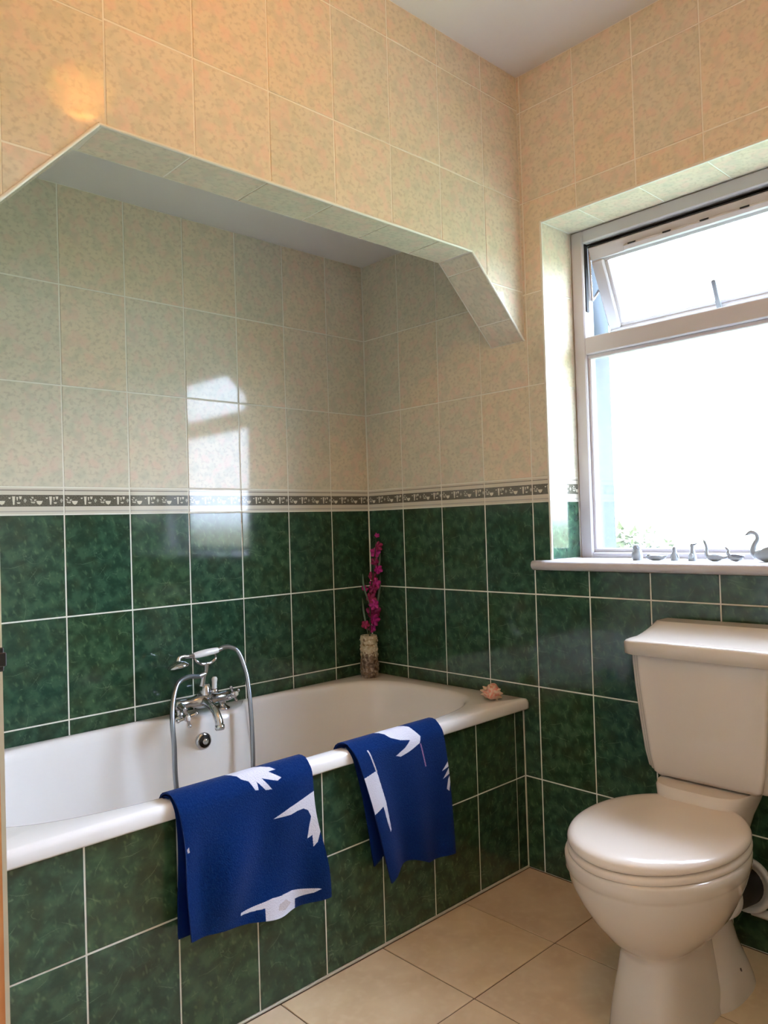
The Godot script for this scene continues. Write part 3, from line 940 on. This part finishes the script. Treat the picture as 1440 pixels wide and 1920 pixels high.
# front: four corners of the hanging front (crest left, crest right, hem left, hem right) as [x, y]
func towel(called: String, label: String, tl: Vector2, tr: Vector2, bl: Vector2, br: Vector2, tx: ImageTexture, wave: Callable, back_drop: float, layer_shift: Vector2) -> Node3D:
	var base := Vector3((tl.x + tr.x) / 2, RIM, 0.735)
	var t := thing(called, base, label, "towel", "")
	var m := mat(Color.WHITE, 0.95, 0.0, 0.15)
	m.albedo_texture = tx
	m.rim_enabled = true
	m.rim = 0.12
	m.rim_tint = 0.6
	m.normal_enabled = true
	var nt := NoiseTexture2D.new()
	nt.width = 256
	nt.height = 256
	nt.seamless = true
	nt.as_normal_map = true
	nt.bump_strength = 5.0
	var fn := noise(77, 0.45, 2)
	nt.noise = fn
	m.normal_texture = nt
	m.normal_scale = 0.18
	var plain_blue := mat(Color(0.01, 0.10, 0.28), 0.95, 0.0, 0.15)
	var layers := [["cloth", Vector2.ZERO, 0.0, 1.0], ["under_fold", layer_shift, -0.010, 0.985]]
	for L in layers:
		var NS := 44
		var NT := 56
		var grid := []
		var inner := []
		for j in NT + 1:
			var row := PackedVector3Array()
			var row2 := PackedVector3Array()
			var v := float(j) / NT
			for i in NS + 1:
				var s := float(i) / NS
				var p := Vector3()
				var nrm := Vector3()
				var lift: float = 0.019 + L[2]
				if v < 0.25:
					# inside of the bath and over the rim: hem inside, up, round the crest
					var k := v / 0.25
					if k < 0.55:
						var f := k / 0.55
						p = Vector3(lerpf(tl.x, tr.x, s), RIM - 0.018 - back_drop * (1 - f), 0.690 - lift * 0.5 - 0.012 * (1 - f))
						nrm = Vector3(0, 0, -1)
					else:
						var a := (k - 0.55) / 0.45
						var th := PI * (1.0 - a * 0.62)
						p = Vector3(lerpf(tl.x, tr.x, s), RIM - 0.018 + sin(th) * (0.018 + lift * 0.9), 0.7225 + cos(th) * (0.0325 + lift * 0.55))
						nrm = Vector3(0, sin(th), cos(th))
				else:
					var k := (v - 0.25) / 0.75
					var xl := lerpf(tl.x, bl.x, k)
					var xr := lerpf(tr.x, br.x, k)
					var yt := RIM + 0.0
					var yb := lerpf(bl.y, br.y, s)
					var th := PI * 0.38
					var y0 := RIM - 0.018 + sin(th) * (0.018 + lift * 0.9)
					var z0 := 0.7225 + cos(th) * (0.0325 + lift * 0.55)
					var zf := 0.7455 + lift * 0.85
					p = Vector3(lerpf(xl, xr, s), lerpf(y0, yb * L[3], k), lerpf(z0, zf, 1.0 - pow(1.0 - minf(k * 9.0, 1.0), 2.0)))
					var w: Array = wave.call(s, k)
					p.z += w[0] * (1.0 if L[2] == 0.0 else 0.35)
					p.x += w[1]
					p.y += w[2]
					p += Vector3(L[1].x, L[1].y, 0) * k
					nrm = Vector3(0, 0, 1)
				row.append(p)
				row2.append(p - nrm * 0.0045)
			grid.append(row)
			inner.append(row2)
		var mb := MB.new()
		for j in NT:
			for i in NS:
				var q := [Vector2(float(i) / NS, float(j) / NT), Vector2(float(i + 1) / NS, float(j) / NT), Vector2(float(i + 1) / NS, float(j + 1) / NT), Vector2(float(i) / NS, float(j + 1) / NT)]
				mb.quad(grid[j][i], grid[j][i + 1], grid[j + 1][i + 1], grid[j + 1][i], 0, q[0], q[1], q[2], q[3])
				mb.quad(inner[j][i], inner[j + 1][i], inner[j + 1][i + 1], inner[j][i + 1], 1)
		for j in NT:
			mb.quad(grid[j][0], grid[j + 1][0], inner[j + 1][0], inner[j][0], 2)
			mb.quad(grid[j][NS], inner[j][NS], inner[j + 1][NS], grid[j + 1][NS], 2)
		for i in NS:
			mb.quad(grid[NT][i], grid[NT][i + 1], inner[NT][i + 1], inner[NT][i], 3)
			mb.quad(grid[0][i], inner[0][i], inner[0][i + 1], grid[0][i + 1], 3)
		part(t, L[0], mb.mesh(), m if L[2] == 0.0 else plain_blue)
	return t

func build_towels() -> void:
	var white := Color(0.80, 0.79, 0.82)
	var grey := Color(0.72, 0.68, 0.68)
	var a := towel_image(51, [
		[[[0.40, -0.06], [0.46, 0.02], [0.50, 0.04], [0.53, 0.105], [0.555, 0.11], [0.555, 0.055], [0.61, 0.125], [0.66, 0.13], [0.60, 0.045], [0.71, 0.085], [0.745, 0.07], [0.67, 0.02], [0.73, 0.02], [0.62, -0.05]], white],
		[[[0.655, 0.335], [0.78, 0.285], [0.85, 0.265], [1.0, 0.23], [1.0, 0.52], [0.965, 0.585], [0.93, 0.61], [0.94, 0.53], [0.90, 0.545], [0.93, 0.46], [0.955, 0.40], [0.935, 0.35], [0.895, 0.325], [0.84, 0.325], [0.79, 0.335]], white],
		[[[0.333, 0.93], [0.338, 0.91], [0.50, 0.88], [0.56, 0.865], [0.72, 0.86], [0.80, 0.88], [0.91, 0.905], [0.93, 0.915], [0.88, 0.93], [0.80, 0.93], [0.74, 0.93], [0.735, 1.0], [0.48, 1.0], [0.50, 0.92]], white],
		[[[0.60, 0.915], [0.66, 0.90], [0.70, 0.94], [0.64, 0.965], [0.58, 0.95]], grey],
		[[[0.01, 0.36], [0.025, 0.35], [0.027, 0.39], [0.012, 0.39]], grey]])
	towel("towel", "blue towel with a white bird print hanging over the bath rim near the mixer tap", Vector2(-1.262, 0), Vector2(-0.905, 0), Vector2(-1.236, -0.930), Vector2(-0.872, -0.955), a,
		func(s: float, k: float) -> Array:
			var edge := smoothstep(0.12, 0.0, s) * 0.012 * k
			return [0.018 * k * (0.6 + 0.5 * sin(s * 9.0 - k * 2.0)) + 0.008 * k * sin(s * 16.0 + k * 5.0) + 0.006 * sin(k * 9.0 + s * 8.0) * k + edge, 0.004 * sin(k * 5.0 + s * 3.0), 0.006 * k * sin(s * 5.0 + 1.0)], 0.05, Vector2(-0.022, -0.004))
	var b := towel_image(52, [
		[[[0.34, -0.05], [0.42, 0.03], [0.50, 0.06], [0.60, 0.075], [0.52, 0.12], [0.40, 0.165], [0.45, 0.18], [0.56, 0.155], [0.70, 0.115], [0.73, 0.07], [0.67, -0.01], [0.60, -0.06], [0.45, -0.07]], white],
		[[[0.70, 0.12], [0.715, 0.12], [0.735, 0.30], [0.72, 0.30]], Color(0.55, 0.42, 0.55)],
		[[[0.0, 0.235], [0.15, 0.22], [0.155, 0.35], [0.165, 0.47], [0.16, 0.55], [0.155, 0.68], [0.135, 0.69], [0.12, 0.6], [0.115, 0.485], [0.0, 0.50]], white],
		[[[0.125, 0.06], [0.14, 0.06], [0.155, 0.23], [0.14, 0.23]], grey],
		[[[0.91, 0.37], [1, 0.31], [1, 0.35]], white], [[[0.91, 0.43], [1, 0.36], [1, 0.405]], white], [[[0.945, 0.51], [0.975, 0.44], [1, 0.42], [1, 0.47], [0.975, 0.53]], white]])
	towel("towel", "blue towel with a white feather print hanging over the bath rim near the toilet", Vector2(-0.770, 0), Vector2(-0.438, 0), Vector2(-0.664, -0.992), Vector2(-0.412, -0.992), b,
		func(s: float, k: float) -> Array:
			return [0.014 * k * (0.5 + 0.5 * cos(s * 7.0)) + 0.008 * k * sin(s * 13.0 + 1.0), 0.006 * sin(k * 4.0), 0.026 * k * sin(clampf(s * 1.6, 0, 1) * PI)], 0.06, Vector2(-0.040, 0.035))

# ---------------------------------------------------------------- toilet
func build_toilet() -> void:
	var zc := 1.39
	var t := thing("toilet", Vector3(-0.35, FL, zc), "cream close coupled toilet with closed lid and fluted cistern below the window", "toilet")
	var sec := func(f0: float, f1: float, w: float, h: float, e := 2.2, n := 56) -> PackedVector3Array:
		return ring_xz(-(f0 + f1) / 2, zc, (f1 - f0) / 2, w, FL + h, e, n)
	var pan := MB.new()
	loft_into(pan, [sec.call(0.23, 0.548, 0.090, 0.0, 3.6), sec.call(0.232, 0.546, 0.0885, 0.012, 3.6), sec.call(0.25, 0.538, 0.083, 0.06, 3.6), sec.call(0.26, 0.523, 0.075, 0.12, 3.4), sec.call(0.262, 0.517, 0.071, 0.158, 3.2), sec.call(0.258, 0.519, 0.072, 0.172, 2.8), sec.call(0.25, 0.531, 0.083, 0.184, 2.4),
		sec.call(0.23, 0.558, 0.107, 0.205), sec.call(0.215, 0.591, 0.137, 0.245), sec.call(0.2, 0.617, 0.157, 0.285), sec.call(0.19, 0.634, 0.172, 0.322), sec.call(0.183, 0.642, 0.179, 0.345, 2.1), sec.call(0.18, 0.644, 0.180, 0.352, 2.1), sec.call(0.18, 0.648, 0.184, 0.356, 2.1), sec.call(0.178, 0.649, 0.185, 0.38, 2.1), sec.call(0.18, 0.646, 0.182, 0.386, 2.1), sec.call(0.20, 0.62, 0.16, 0.386, 2.1)])
	# trap and spreading foot behind the pedestal
	loft_into(pan, [sec.call(0.085, 0.36, 0.108, 0.0, 2.6), sec.call(0.09, 0.36, 0.106, 0.015, 2.6), sec.call(0.10, 0.34, 0.098, 0.045, 2.4), sec.call(0.12, 0.34, 0.080, 0.10, 2.2), sec.call(0.13, 0.34, 0.068, 0.16, 2.0), sec.call(0.14, 0.35, 0.066, 0.22, 2.0), sec.call(0.16, 0.36, 0.07, 0.28, 2.0)])
	# shelf that carries the cistern
	loft_into(pan, [sec.call(0.14, 0.30, 0.075, 0.24, 2.4), sec.call(0.08, 0.29, 0.085, 0.32, 2.6), sec.call(0.045, 0.27, 0.097, 0.39, 3.0), sec.call(0.03, 0.255, 0.108, 0.425, 3.4), sec.call(0.028, 0.245, 0.114, 0.450, 3.6), sec.call(0.03, 0.24, 0.112, 0.456, 3.6)])
	# outlet horn
	tube_into(pan, PackedVector3Array([Vector3(-0.30, -0.955, zc + 0.02), Vector3(-0.17, -0.975, zc + 0.04)]), [0.045, 0.042], 20)
	part(t, "pan", pan.mesh(), M.ceramic)
	part(t, "bolt_cap", lathe([[0.0, -0.004], [0.007, -0.004], [0.006, 0.004], [0.0, 0.005]], Vector3(-0.215, -1.125, zc + 0.089), Vector3(0.2, 0.5, 1), 10), mat(Color(0.22, 0.18, 0.15), 0.5))
	# seat and lid
	var egg := func(d: float, y: float) -> PackedVector3Array:
		var r := PackedVector3Array()
		for i in 72:
			var a := TAU * i / 72
			var c := cos(a)
			var af := 0.238 - d
			r.append(Vector3(-0.411 - c * af, y, zc + (0.182 - d) * sin(a) * (1.0 - 0.03 * c)))
		return r
	part(t, "seat", loft([egg.call(0.012, -0.797), egg.call(0.002, -0.797), egg.call(-0.001, -0.794), egg.call(-0.002, -0.786), egg.call(0.001, -0.781), egg.call(0.006, -0.779), egg.call(0.03, -0.779)]), M.seat)
	part(t, "lid", loft([egg.call(0.02, -0.7775), egg.call(0.004, -0.7775), egg.call(0.0, -0.774), egg.call(-0.001, -0.768), egg.call(0.002, -0.762), egg.call(0.008, -0.7575), egg.call(0.018, -0.7545), egg.call(0.035, -0.7525), egg.call(0.07, -0.7515), egg.call(0.12, -0.751)]), M.seat)
	for z in [zc - 0.07, zc + 0.07]:
		part(t, "hinge", box(Vector3(-0.205, -0.798, z - 0.015), Vector3(-0.178, -0.765, z + 0.015), 0.005), M.seat)
	# cistern: tapered, with three flutes at each front corner
	var cis := func(y: float, hw: float, f: float, r := 0.0) -> PackedVector3Array:
		var side := []     # from the back left round to the middle of the front, as [z, f]
		var w := hw - r
		var ff := f - r
		side.append([-w, 0.022 + r])
		side.append([-w, ff - 0.055])
		for k in 3:
			var b := Vector2(-w, ff - 0.055).lerp(Vector2(-w + 0.05, ff), k / 3.0)
			var e := Vector2(-w, ff - 0.055).lerp(Vector2(-w + 0.05, ff), (k + 1) / 3.0)
			var nn := Vector2(-0.055, 0.05).normalized()
			for m in range(1, 5):
				var q := b.lerp(e, m / 5.0) + nn * (0.013 * pow(sin(PI * m / 5.0), 0.7))
				side.append([q.x, q.y])
			side.append([e.x - nn.x * 0.003, e.y - nn.y * 0.003])
		side.append([-w + 0.075, ff])
		side.append([-w * 0.4, ff])
		var ring := PackedVector3Array()
		for q in side:
			ring.append(Vector3(-q[1], y, zc + 0.012 + q[0]))
		for i in range(side.size() - 1, -1, -1):
			ring.append(Vector3(-side[i][1], y, zc + 0.012 - side[i][0]))
		return ring
	part(t, "cistern", loft([cis.call(-0.724, 0.150, 0.180, 0.012), cis.call(-0.721, 0.158, 0.187, 0.004), cis.call(-0.711, 0.164, 0.190), cis.call(-0.67, 0.172, 0.194), cis.call(-0.58, 0.182, 0.198), cis.call(-0.50, 0.189, 0.202), cis.call(-0.44, 0.193, 0.204), cis.call(-0.408, 0.194, 0.205)]), M.ceramic)
	# lid of the cistern: upright rim, top rising towards the wall with a hollow curve
	var top := func(y: float, o: float) -> PackedVector3Array:
		var r := PackedVector3Array()
		var hw := 0.206 + o
		var f := 0.222 + o
		for q in [[-hw, 0.016], [-hw, f - 0.035], [-hw + 0.007, f - 0.014], [-hw + 0.028, f], [-hw * 0.4, f], [hw * 0.4, f], [hw - 0.028, f], [hw - 0.007, f - 0.014], [hw, f - 0.035], [hw, 0.016]]:
			r.append(Vector3(-q[1], y, zc + 0.018 + q[0]))
		return r
	var rt := [top.call(-0.415, -0.006), top.call(-0.413, 0.0), top.call(-0.384, 0.001), top.call(-0.379, -0.002), top.call(-0.376, -0.008)]
	for k in 5:
		var f := (k + 1) / 5.0
		var r := PackedVector3Array()
		for q in top.call(0.0, -0.008):
			var back: float = q.x + 0.016
			r.append(Vector3(-0.016 + back * (1 - f * 0.62), -0.376 + 0.036 * pow(f, 1.35), (q.z - zc - 0.018) * (1 - 0.12 * sqrt(f)) + zc + 0.018))
		rt.append(r)
	part(t, "cistern_lid", loft(rt), M.ceramic)
	# waste connector: white collar, black rubber sleeve, white wall collar and pipe along the wall
	var w := thing("waste_pipe", Vector3(-0.08, -1.0, zc + 0.02), "white collars and black sleeve of the waste pipe between toilet and wall", "pipe")
	var ax := Vector3(0.99, -0.14, 0.05).normalized()
	var p0 := Vector3(-0.212, -0.972, zc + 0.040)
	part(w, "collar", lathe([[0.043, 0.0], [0.053, 0.0], [0.055, 0.004], [0.055, 0.020], [0.052, 0.026], [0.045, 0.026], [0.043, 0.0]], p0, ax, 36), M.pipe)
	part(w, "sleeve", lathe([[0.0, 0.012], [0.046, 0.012], [0.046, 0.205], [0.0, 0.205]], p0, ax, 28), M.rubber)
	part(w, "wall_collar", lathe([[0.053, 0.150], [0.065, 0.150], [0.067, 0.153], [0.067, 0.160], [0.065, 0.164], [0.053, 0.164], [0.053, 0.150]], p0, ax, 40), M.pipe)
	part(w, "side_pipe", tube([Vector3(-0.045, -1.062, zc + 0.055), Vector3(-0.040, -1.066, zc + 0.25)], 0.011, 12), M.pipe)

# ---------------------------------------------------------------- vase, shell, ornaments
func build_ornaments() -> void:
	var v := Vector3(-0.088, RIM, 0.075)
	var n1 := noise(61, 0.05, 2)
	var n2 := noise(62, 0.03, 2)
	var vm := mat(Color.WHITE, 0.35)
	vm.albedo_texture = tex(128, 256, func(x, y):
		var a: float = TAU * x / 128.0
		var q := Vector3(cos(a) * 20, y, sin(a) * 20)
		var k := n1.get_noise_3d(q.x * 2, q.y, q.z * 2)
		var low := Color(0.30, 0.24, 0.19).lerp(Color(0.60, 0.53, 0.46), clampf(0.5 + k * 1.6, 0, 1))
		var high := Color(0.72, 0.67, 0.55).lerp(Color(0.48, 0.38, 0.20), clampf(n2.get_noise_3d(q.x, q.y + 90, q.z) * 2.6, 0, 1))
		high = high.lerp(Color(0.86, 0.83, 0.76), clampf(k * 1.6, 0, 1))
		return low.lerp(high, smoothstep(0.42, 0.56, y / 255.0 + k * 0.05)))
	var vase := thing("vase", v, "slim vase with a mottled shell surface in the corner of the bath rim", "vase")
	var prof := [[0.0, 0.0], [0.031, 0.0]]
	for k in 16:
		prof.append([0.0325 + 0.0008 * sin(k * 1.3), 0.004 + 0.0092 * k])
	prof.append_array([[0.032, 0.152], [0.0305, 0.158], [0.028, 0.158], [0.027, 0.14], [0.0, 0.135]])
	part(vase, "body", lathe(prof, v, Vector3.UP, 28), vm)
	var sh := MB.new()
	var brown := MB.new()
	for k in 110:
		var a := rng.randf() * TAU
		var y := 0.006 + 0.146 * rng.randf()
		var high := y > 0.085 + rng.randf_range(-0.015, 0.015)
		ball_into(sh if high and k % 4 != 0 else brown, v + Vector3(cos(a) * 0.0325, y, sin(a) * 0.0325), Vector3(0.0045, 0.0065, 0.0035) * rng.randf_range(0.6, 1.35), Basis(Vector3.UP, -a + PI / 2) * Basis(Vector3.BACK, rng.randf() * 3.0), 8, 5)
	part(vase, "pale_shell_mosaic", sh.mesh(), mat(Color(0.80, 0.75, 0.64), 0.4)).set_meta("kind", "stuff")
	part(vase, "brown_shell_mosaic", brown.mesh(), mat(Color(0.47, 0.39, 0.31), 0.4)).set_meta("kind", "stuff")
	# spray of artificial flowers
	var top := v + Vector3(0, 0.14, 0)
	var fl := thing("flower_spray", top, "tall spray of magenta artificial flowers standing in the vase", "flowers")
	var stem := smooth_path([top + Vector3(0.0, -0.10, 0), top + Vector3(0.006, 0.02, 0), Vector3(-0.078, -0.40, 0.076), Vector3(-0.078, -0.33, 0.078), Vector3(-0.058, -0.24, 0.08), Vector3(-0.046, -0.16, 0.08), Vector3(-0.036, -0.085, 0.078)], 5)
	var sm := MB.new()
	tube_into(sm, stem, [0.003, 0.0025, 0.0015], 8)
	part(fl, "stem", sm.mesh(), mat(Color(0.16, 0.20, 0.10), 0.7))
	var cols := [Color(0.66, 0.06, 0.46), Color(0.60, 0.14, 0.34), Color(0.70, 0.14, 0.50), Color(0.50, 0.05, 0.30)]
	var spots := [[-0.036, -0.100, 0.010], [-0.042, -0.140, 0.018], [-0.038, -0.165, 0.020], [-0.050, -0.200, 0.016], [-0.046, -0.228, 0.017], [-0.058, -0.258, 0.020], [-0.052, -0.285, 0.022], [-0.072, -0.300, 0.018], [-0.100, -0.300, 0.014], [-0.078, -0.335, 0.021], [-0.070, -0.360, 0.020], [-0.056, -0.392, 0.028], [-0.066, -0.420, 0.022], [-0.118, -0.432, 0.016], [-0.064, -0.455, 0.015]]
	for i in spots.size():
		var s: Array = spots[i]
		var c := Vector3(s[0], s[1], 0.082 + 0.012 * sin(i * 2.1))
		var mb := MB.new()
		var ax := Vector3(-0.55 + 0.5 * sin(i * 1.7), 0.25 + 0.3 * cos(i * 2.3), 0.75).normalized()
		var x := ax.cross(Vector3.UP).normalized()
		var y := ax.cross(x)
		for k in 5:
			var a := TAU * k / 5 + i
			var d := (x * cos(a) + y * sin(a))
			var sd := ax.cross(d)
			var r: float = s[2]
			# petal: a cupped blade with thickness
			var rr := []
			for q in [[0.08, 0.14, 0.0], [0.4, 0.42, 0.10], [0.75, 0.46, 0.24], [1.0, 0.22, 0.42], [1.06, 0.04, 0.46]]:
				var m: Vector3 = c + d * r * q[0] + ax * r * q[2]
				rr.append(PackedVector3Array([m - sd * r * q[1], m + ax * r * 0.07, m + sd * r * q[1], m - ax * r * 0.05]))
			loft_into(mb, rr)
		ball_into(mb, c + ax * s[2] * 0.15, Vector3.ONE * s[2] * 0.22, Basis(), 8, 5)
		part(fl, "blossom", mb.mesh(), mat(cols[i % 4], 0.6))
	var leaf := mat(Color(0.36, 0.44, 0.36), 0.5)
	for q in [[Vector3(-0.100, -0.47, 0.085), Vector3(-0.122, -0.39, 0.09), Vector3(-0.128, -0.33, 0.09)], [Vector3(-0.088, -0.36, 0.085), Vector3(-0.118, -0.29, 0.09), Vector3(-0.122, -0.24, 0.09)], [Vector3(-0.05, -0.40, 0.075), Vector3(-0.020, -0.31, 0.07), Vector3(-0.014, -0.25, 0.07)], [Vector3(-0.045, -0.27, 0.075), Vector3(-0.018, -0.21, 0.07), Vector3(-0.010, -0.155, 0.07)]]:
		var mb := MB.new()
		tube_into(mb, smooth_path(q, 4), [0.002, 0.0055, 0.0055, 0.001], 8, 0.3)
		part(fl, "leaf", mb.mesh(), leaf)
	# knobbly sea shell on the front corner of the rim
	var s0 := Vector3(-0.100, RIM, 0.672)
	var shell := thing("sea_shell", s0, "pink and cream knobbly sea shell on the front corner of the bath rim", "shell")
	var sb := MB.new()
	var ax2 := Vector3(0.75, 0.42, -0.35).normalized()
	var x2 := ax2.cross(Vector3.UP).normalized()
	var y2 := x2.cross(ax2)
	var c0 := s0 + Vector3(0, 0.026, 0)
	var rings := []
	for j in 41:
		var f := j / 40.0
		var ring := PackedVector3Array()
		for i in 32:
			var a := TAU * i / 32
			var whorl := fmod(f * 4.0 + a / TAU, 1.0)
			var r := 0.030 * pow(1.0 - absf(f - 0.38) / (0.38 if f < 0.38 else 0.62), 0.7) * (0.80 + 0.25 * sin(PI * whorl))
			r *= 1.0 + 0.16 * pow(maxf(0.0, cos(a * 7.0)), 2.0) * sin(PI * f)
			if i in [10, 11, 12, 13] and f < 0.6:
				r *= 0.72
			ring.append(c0 + ax2 * (f - 0.42) * 0.076 + (x2 * cos(a) + y2 * sin(a) * 0.84) * r)
		rings.append(ring)
	loft_into(sb, rings)
	var scm := mat(Color.WHITE, 0.35)
	scm.albedo_texture = tex(64, 64, func(x, y): return Color(0.84, 0.72, 0.62).lerp(Color(0.82, 0.50, 0.42), clampf(0.5 + n1.get_noise_2d(x * 2.2, y * 2.2) * 1.7, 0, 1)))
	part(shell, "whorl", sb.mesh(), scm)
	var kn := MB.new()
	for k in 11:
		var a := k * TAU / 11
		var d := x2 * cos(a) + y2 * sin(a) * 0.84
		lathe_into(kn, [[0.006, -0.004], [0.004, 0.003], [0.001, 0.009]], c0 + ax2 * -0.004 + d * 0.029, d, 8)
	part(shell, "knob", kn.mesh(), mat(Color(0.82, 0.70, 0.58), 0.4))
	# ---- little birds on the sill
	var Y := -0.186
	var gm := mat(Color(0.56, 0.58, 0.58), 0.12)
	var bm := mat(Color(0.34, 0.35, 0.36), 0.3)
	bird("owl_figurine", "small round white owl figurine, leftmost on the window sill", Vector3(0.06, Y, 1.109), 0, gm, bm)
	bird("duck_figurine", "low resting white duck figurine beside the round owl on the sill", Vector3(0.06, Y, 1.163), 1, gm, bm)
	bird("penguin_figurine", "small upright white penguin figurine standing third from the left on the sill", Vector3(0.06, Y, 1.224), 2, gm, bm)
	bird("goose_figurine", "upright white goose figurine with raised dark beak on the sill", Vector3(0.06, Y, 1.276), 3, gm, bm)
	bird("swan_figurine", "white swan figurine with tall straight neck and pointed tail on the sill", Vector3(0.06, Y, 1.335), 4, gm, bm)
	bird("swan_figurine", "small swan figurine with a dark wing beside the large swan", Vector3(0.06, Y, 1.395), 5, gm, bm)
	bird("swan_figurine", "large pale swan figurine with curved neck at the right of the sill", Vector3(0.06, Y, 1.462), 6, gm, bm)

func bird(called: String, label: String, at: Vector3, kind: int, gm: Material, bm: Material) -> void:
	var t := thing(called, at, label, "figurine")
	var b := MB.new()
	var k := MB.new()
	var w := MB.new()
	var P := func(x: float, y: float, z := 0.0) -> Vector3: return at + Vector3(z, y, x)      # x runs along the sill
	match kind:
		0:
			lathe_into(b, [[0.0, 0.0], [0.013, 0.0], [0.016, 0.008], [0.0155, 0.02], [0.012, 0.028], [0.0115, 0.032], [0.013, 0.038], [0.009, 0.045], [0.0, 0.047]], at, Vector3.UP, 18)
			for s in [-1, 1]:
				lathe_into(b, [[0.004, 0.0], [0.002, 0.005], [0.0, 0.008]], P.call(s * 0.008, 0.041), Vector3(0, 1, s * 0.3), 8)
				ball_into(k, P.call(s * 0.005, 0.037, -0.0105), Vector3.ONE * 0.003, Basis(), 8, 5)
			lathe_into(k, [[0.002, 0.0], [0.0, 0.005]], P.call(0, 0.033, -0.011), Vector3(-1, -0.4, 0), 6)
		1:
			ball_into(b, P.call(0.004, 0.008), Vector3(0.011, 0.0085, 0.030), Basis(), 16, 9)
			ball_into(b, P.call(-0.016, 0.013, 0.0), Vector3(0.007, 0.0065, 0.008))
			lathe_into(b, [[0.006, 0.0], [0.003, 0.008], [0.0005, 0.014]], P.call(0.028, 0.009), Vector3(0, 0.5, 1), 8)
			lathe_into(k, [[0.0028, 0.0], [0.001, 0.007]], P.call(-0.022, 0.012), Vector3(0, -0.1, -1), 6)
		2:
			lathe_into(b, [[0.0, 0.0], [0.011, 0.0], [0.0115, 0.006], [0.010, 0.014], [0.0065, 0.024], [0.0055, 0.028], [0.0065, 0.033], [0.0045, 0.039], [0.0, 0.041]], at, Vector3.UP, 16)
			for s in [-1, 1]:
				ball_into(w, P.call(s * 0.0095, 0.014), Vector3(0.004, 0.009, 0.002), Basis(Vector3.RIGHT, -s * 0.3), 8, 6)
			lathe_into(k, [[0.0018, 0.0], [0.0, 0.005]], P.call(0, 0.034, -0.005), Vector3(-1, 0.1, 0), 6)
		3:
			lathe_into(b, [[0.0, 0.0], [0.012, 0.0], [0.0125, 0.005], [0.011, 0.013], [0.0065, 0.026], [0.005, 0.034], [0.0055, 0.039], [0.006, 0.044], [0.0035, 0.048], [0.0, 0.049]], at, Vector3.UP, 16)
			lathe_into(k, [[0.0032, 0.0], [0.002, 0.006], [0.0006, 0.014]], P.call(0.004, 0.045), Vector3(0, 0.35, 1), 8)
			ball_into(w, P.call(0.0, 0.014, -0.010), Vector3(0.004, 0.009, 0.007))
		4:
			ball_into(b, P.call(0.004, 0.010), Vector3(0.012, 0.0105, 0.024), Basis(), 18, 10)
			tube_into(b, smooth_path([P.call(-0.012, 0.008), P.call(-0.019, 0.022), P.call(-0.018, 0.038), P.call(-0.022, 0.050)], 4), [0.007, 0.0055, 0.0042, 0.004], 10)
			ball_into(b, P.call(-0.023, 0.053), Vector3(0.004, 0.005, 0.004))
			lathe_into(k, [[0.0025, 0.0], [0.001, 0.006], [0.0003, 0.010]], P.call(-0.0245, 0.056), Vector3(0, 0.8, -0.6), 6)
			tube_into(w, smooth_path([P.call(0.018, 0.010), P.call(0.032, 0.010), P.call(0.044, 0.015)], 4), [0.006, 0.0045, 0.001], 8)
		5:
			ball_into(b, P.call(0.0, 0.009), Vector3(0.011, 0.009, 0.020), Basis(), 16, 9)
			tube_into(b, smooth_path([P.call(-0.012, 0.010), P.call(-0.020, 0.022), P.call(-0.019, 0.030), P.call(-0.026, 0.037)], 4), [0.006, 0.0045, 0.0038, 0.0025], 10)
			lathe_into(k, [[0.002, 0.0], [0.0004, 0.007]], P.call(-0.026, 0.037), Vector3(0, 0.6, -0.8), 6)
			var m := MB.new()
			ball_into(m, P.call(0.008, 0.015, -0.006), Vector3(0.006, 0.0045, 0.019), Basis(Vector3.RIGHT, 0.12), 12, 8)
			part(t, "wing", m.mesh(), bm)
		6:
			ball_into(b, P.call(0.020, 0.018), Vector3(0.022, 0.019, 0.040), Basis(), 22, 12)
			tube_into(b, smooth_path([P.call(-0.010, 0.014), P.call(-0.021, 0.026), P.call(-0.018, 0.044), P.call(-0.009, 0.060), P.call(-0.012, 0.073), P.call(-0.024, 0.078), P.call(-0.033, 0.074)], 5), [0.011, 0.0085, 0.0065, 0.0055, 0.0052, 0.0058, 0.0045], 12)
			lathe_into(k, [[0.0038, 0.0], [0.002, 0.006], [0.0005, 0.011]], P.call(-0.033, 0.074), Vector3(0, -0.5, -1), 8)
			for s in [-1, 1]:
				ball_into(w, P.call(0.026, 0.027, s * 0.016), Vector3(0.007, 0.014, 0.030), Basis(Vector3.RIGHT, -0.25), 14, 8)
			tube_into(w, smooth_path([P.call(0.052, 0.022), P.call(0.066, 0.030), P.call(0.074, 0.040)], 4), [0.011, 0.007, 0.002], 8)
	part(t, "body", b.mesh(), gm)
	if k.p.size():
		part(t, "eye" if kind == 0 else "beak", k.mesh(), bm)
	if w.p.size():
		part(t, "tail" if kind == 4 else "wing", w.mesh(), gm)
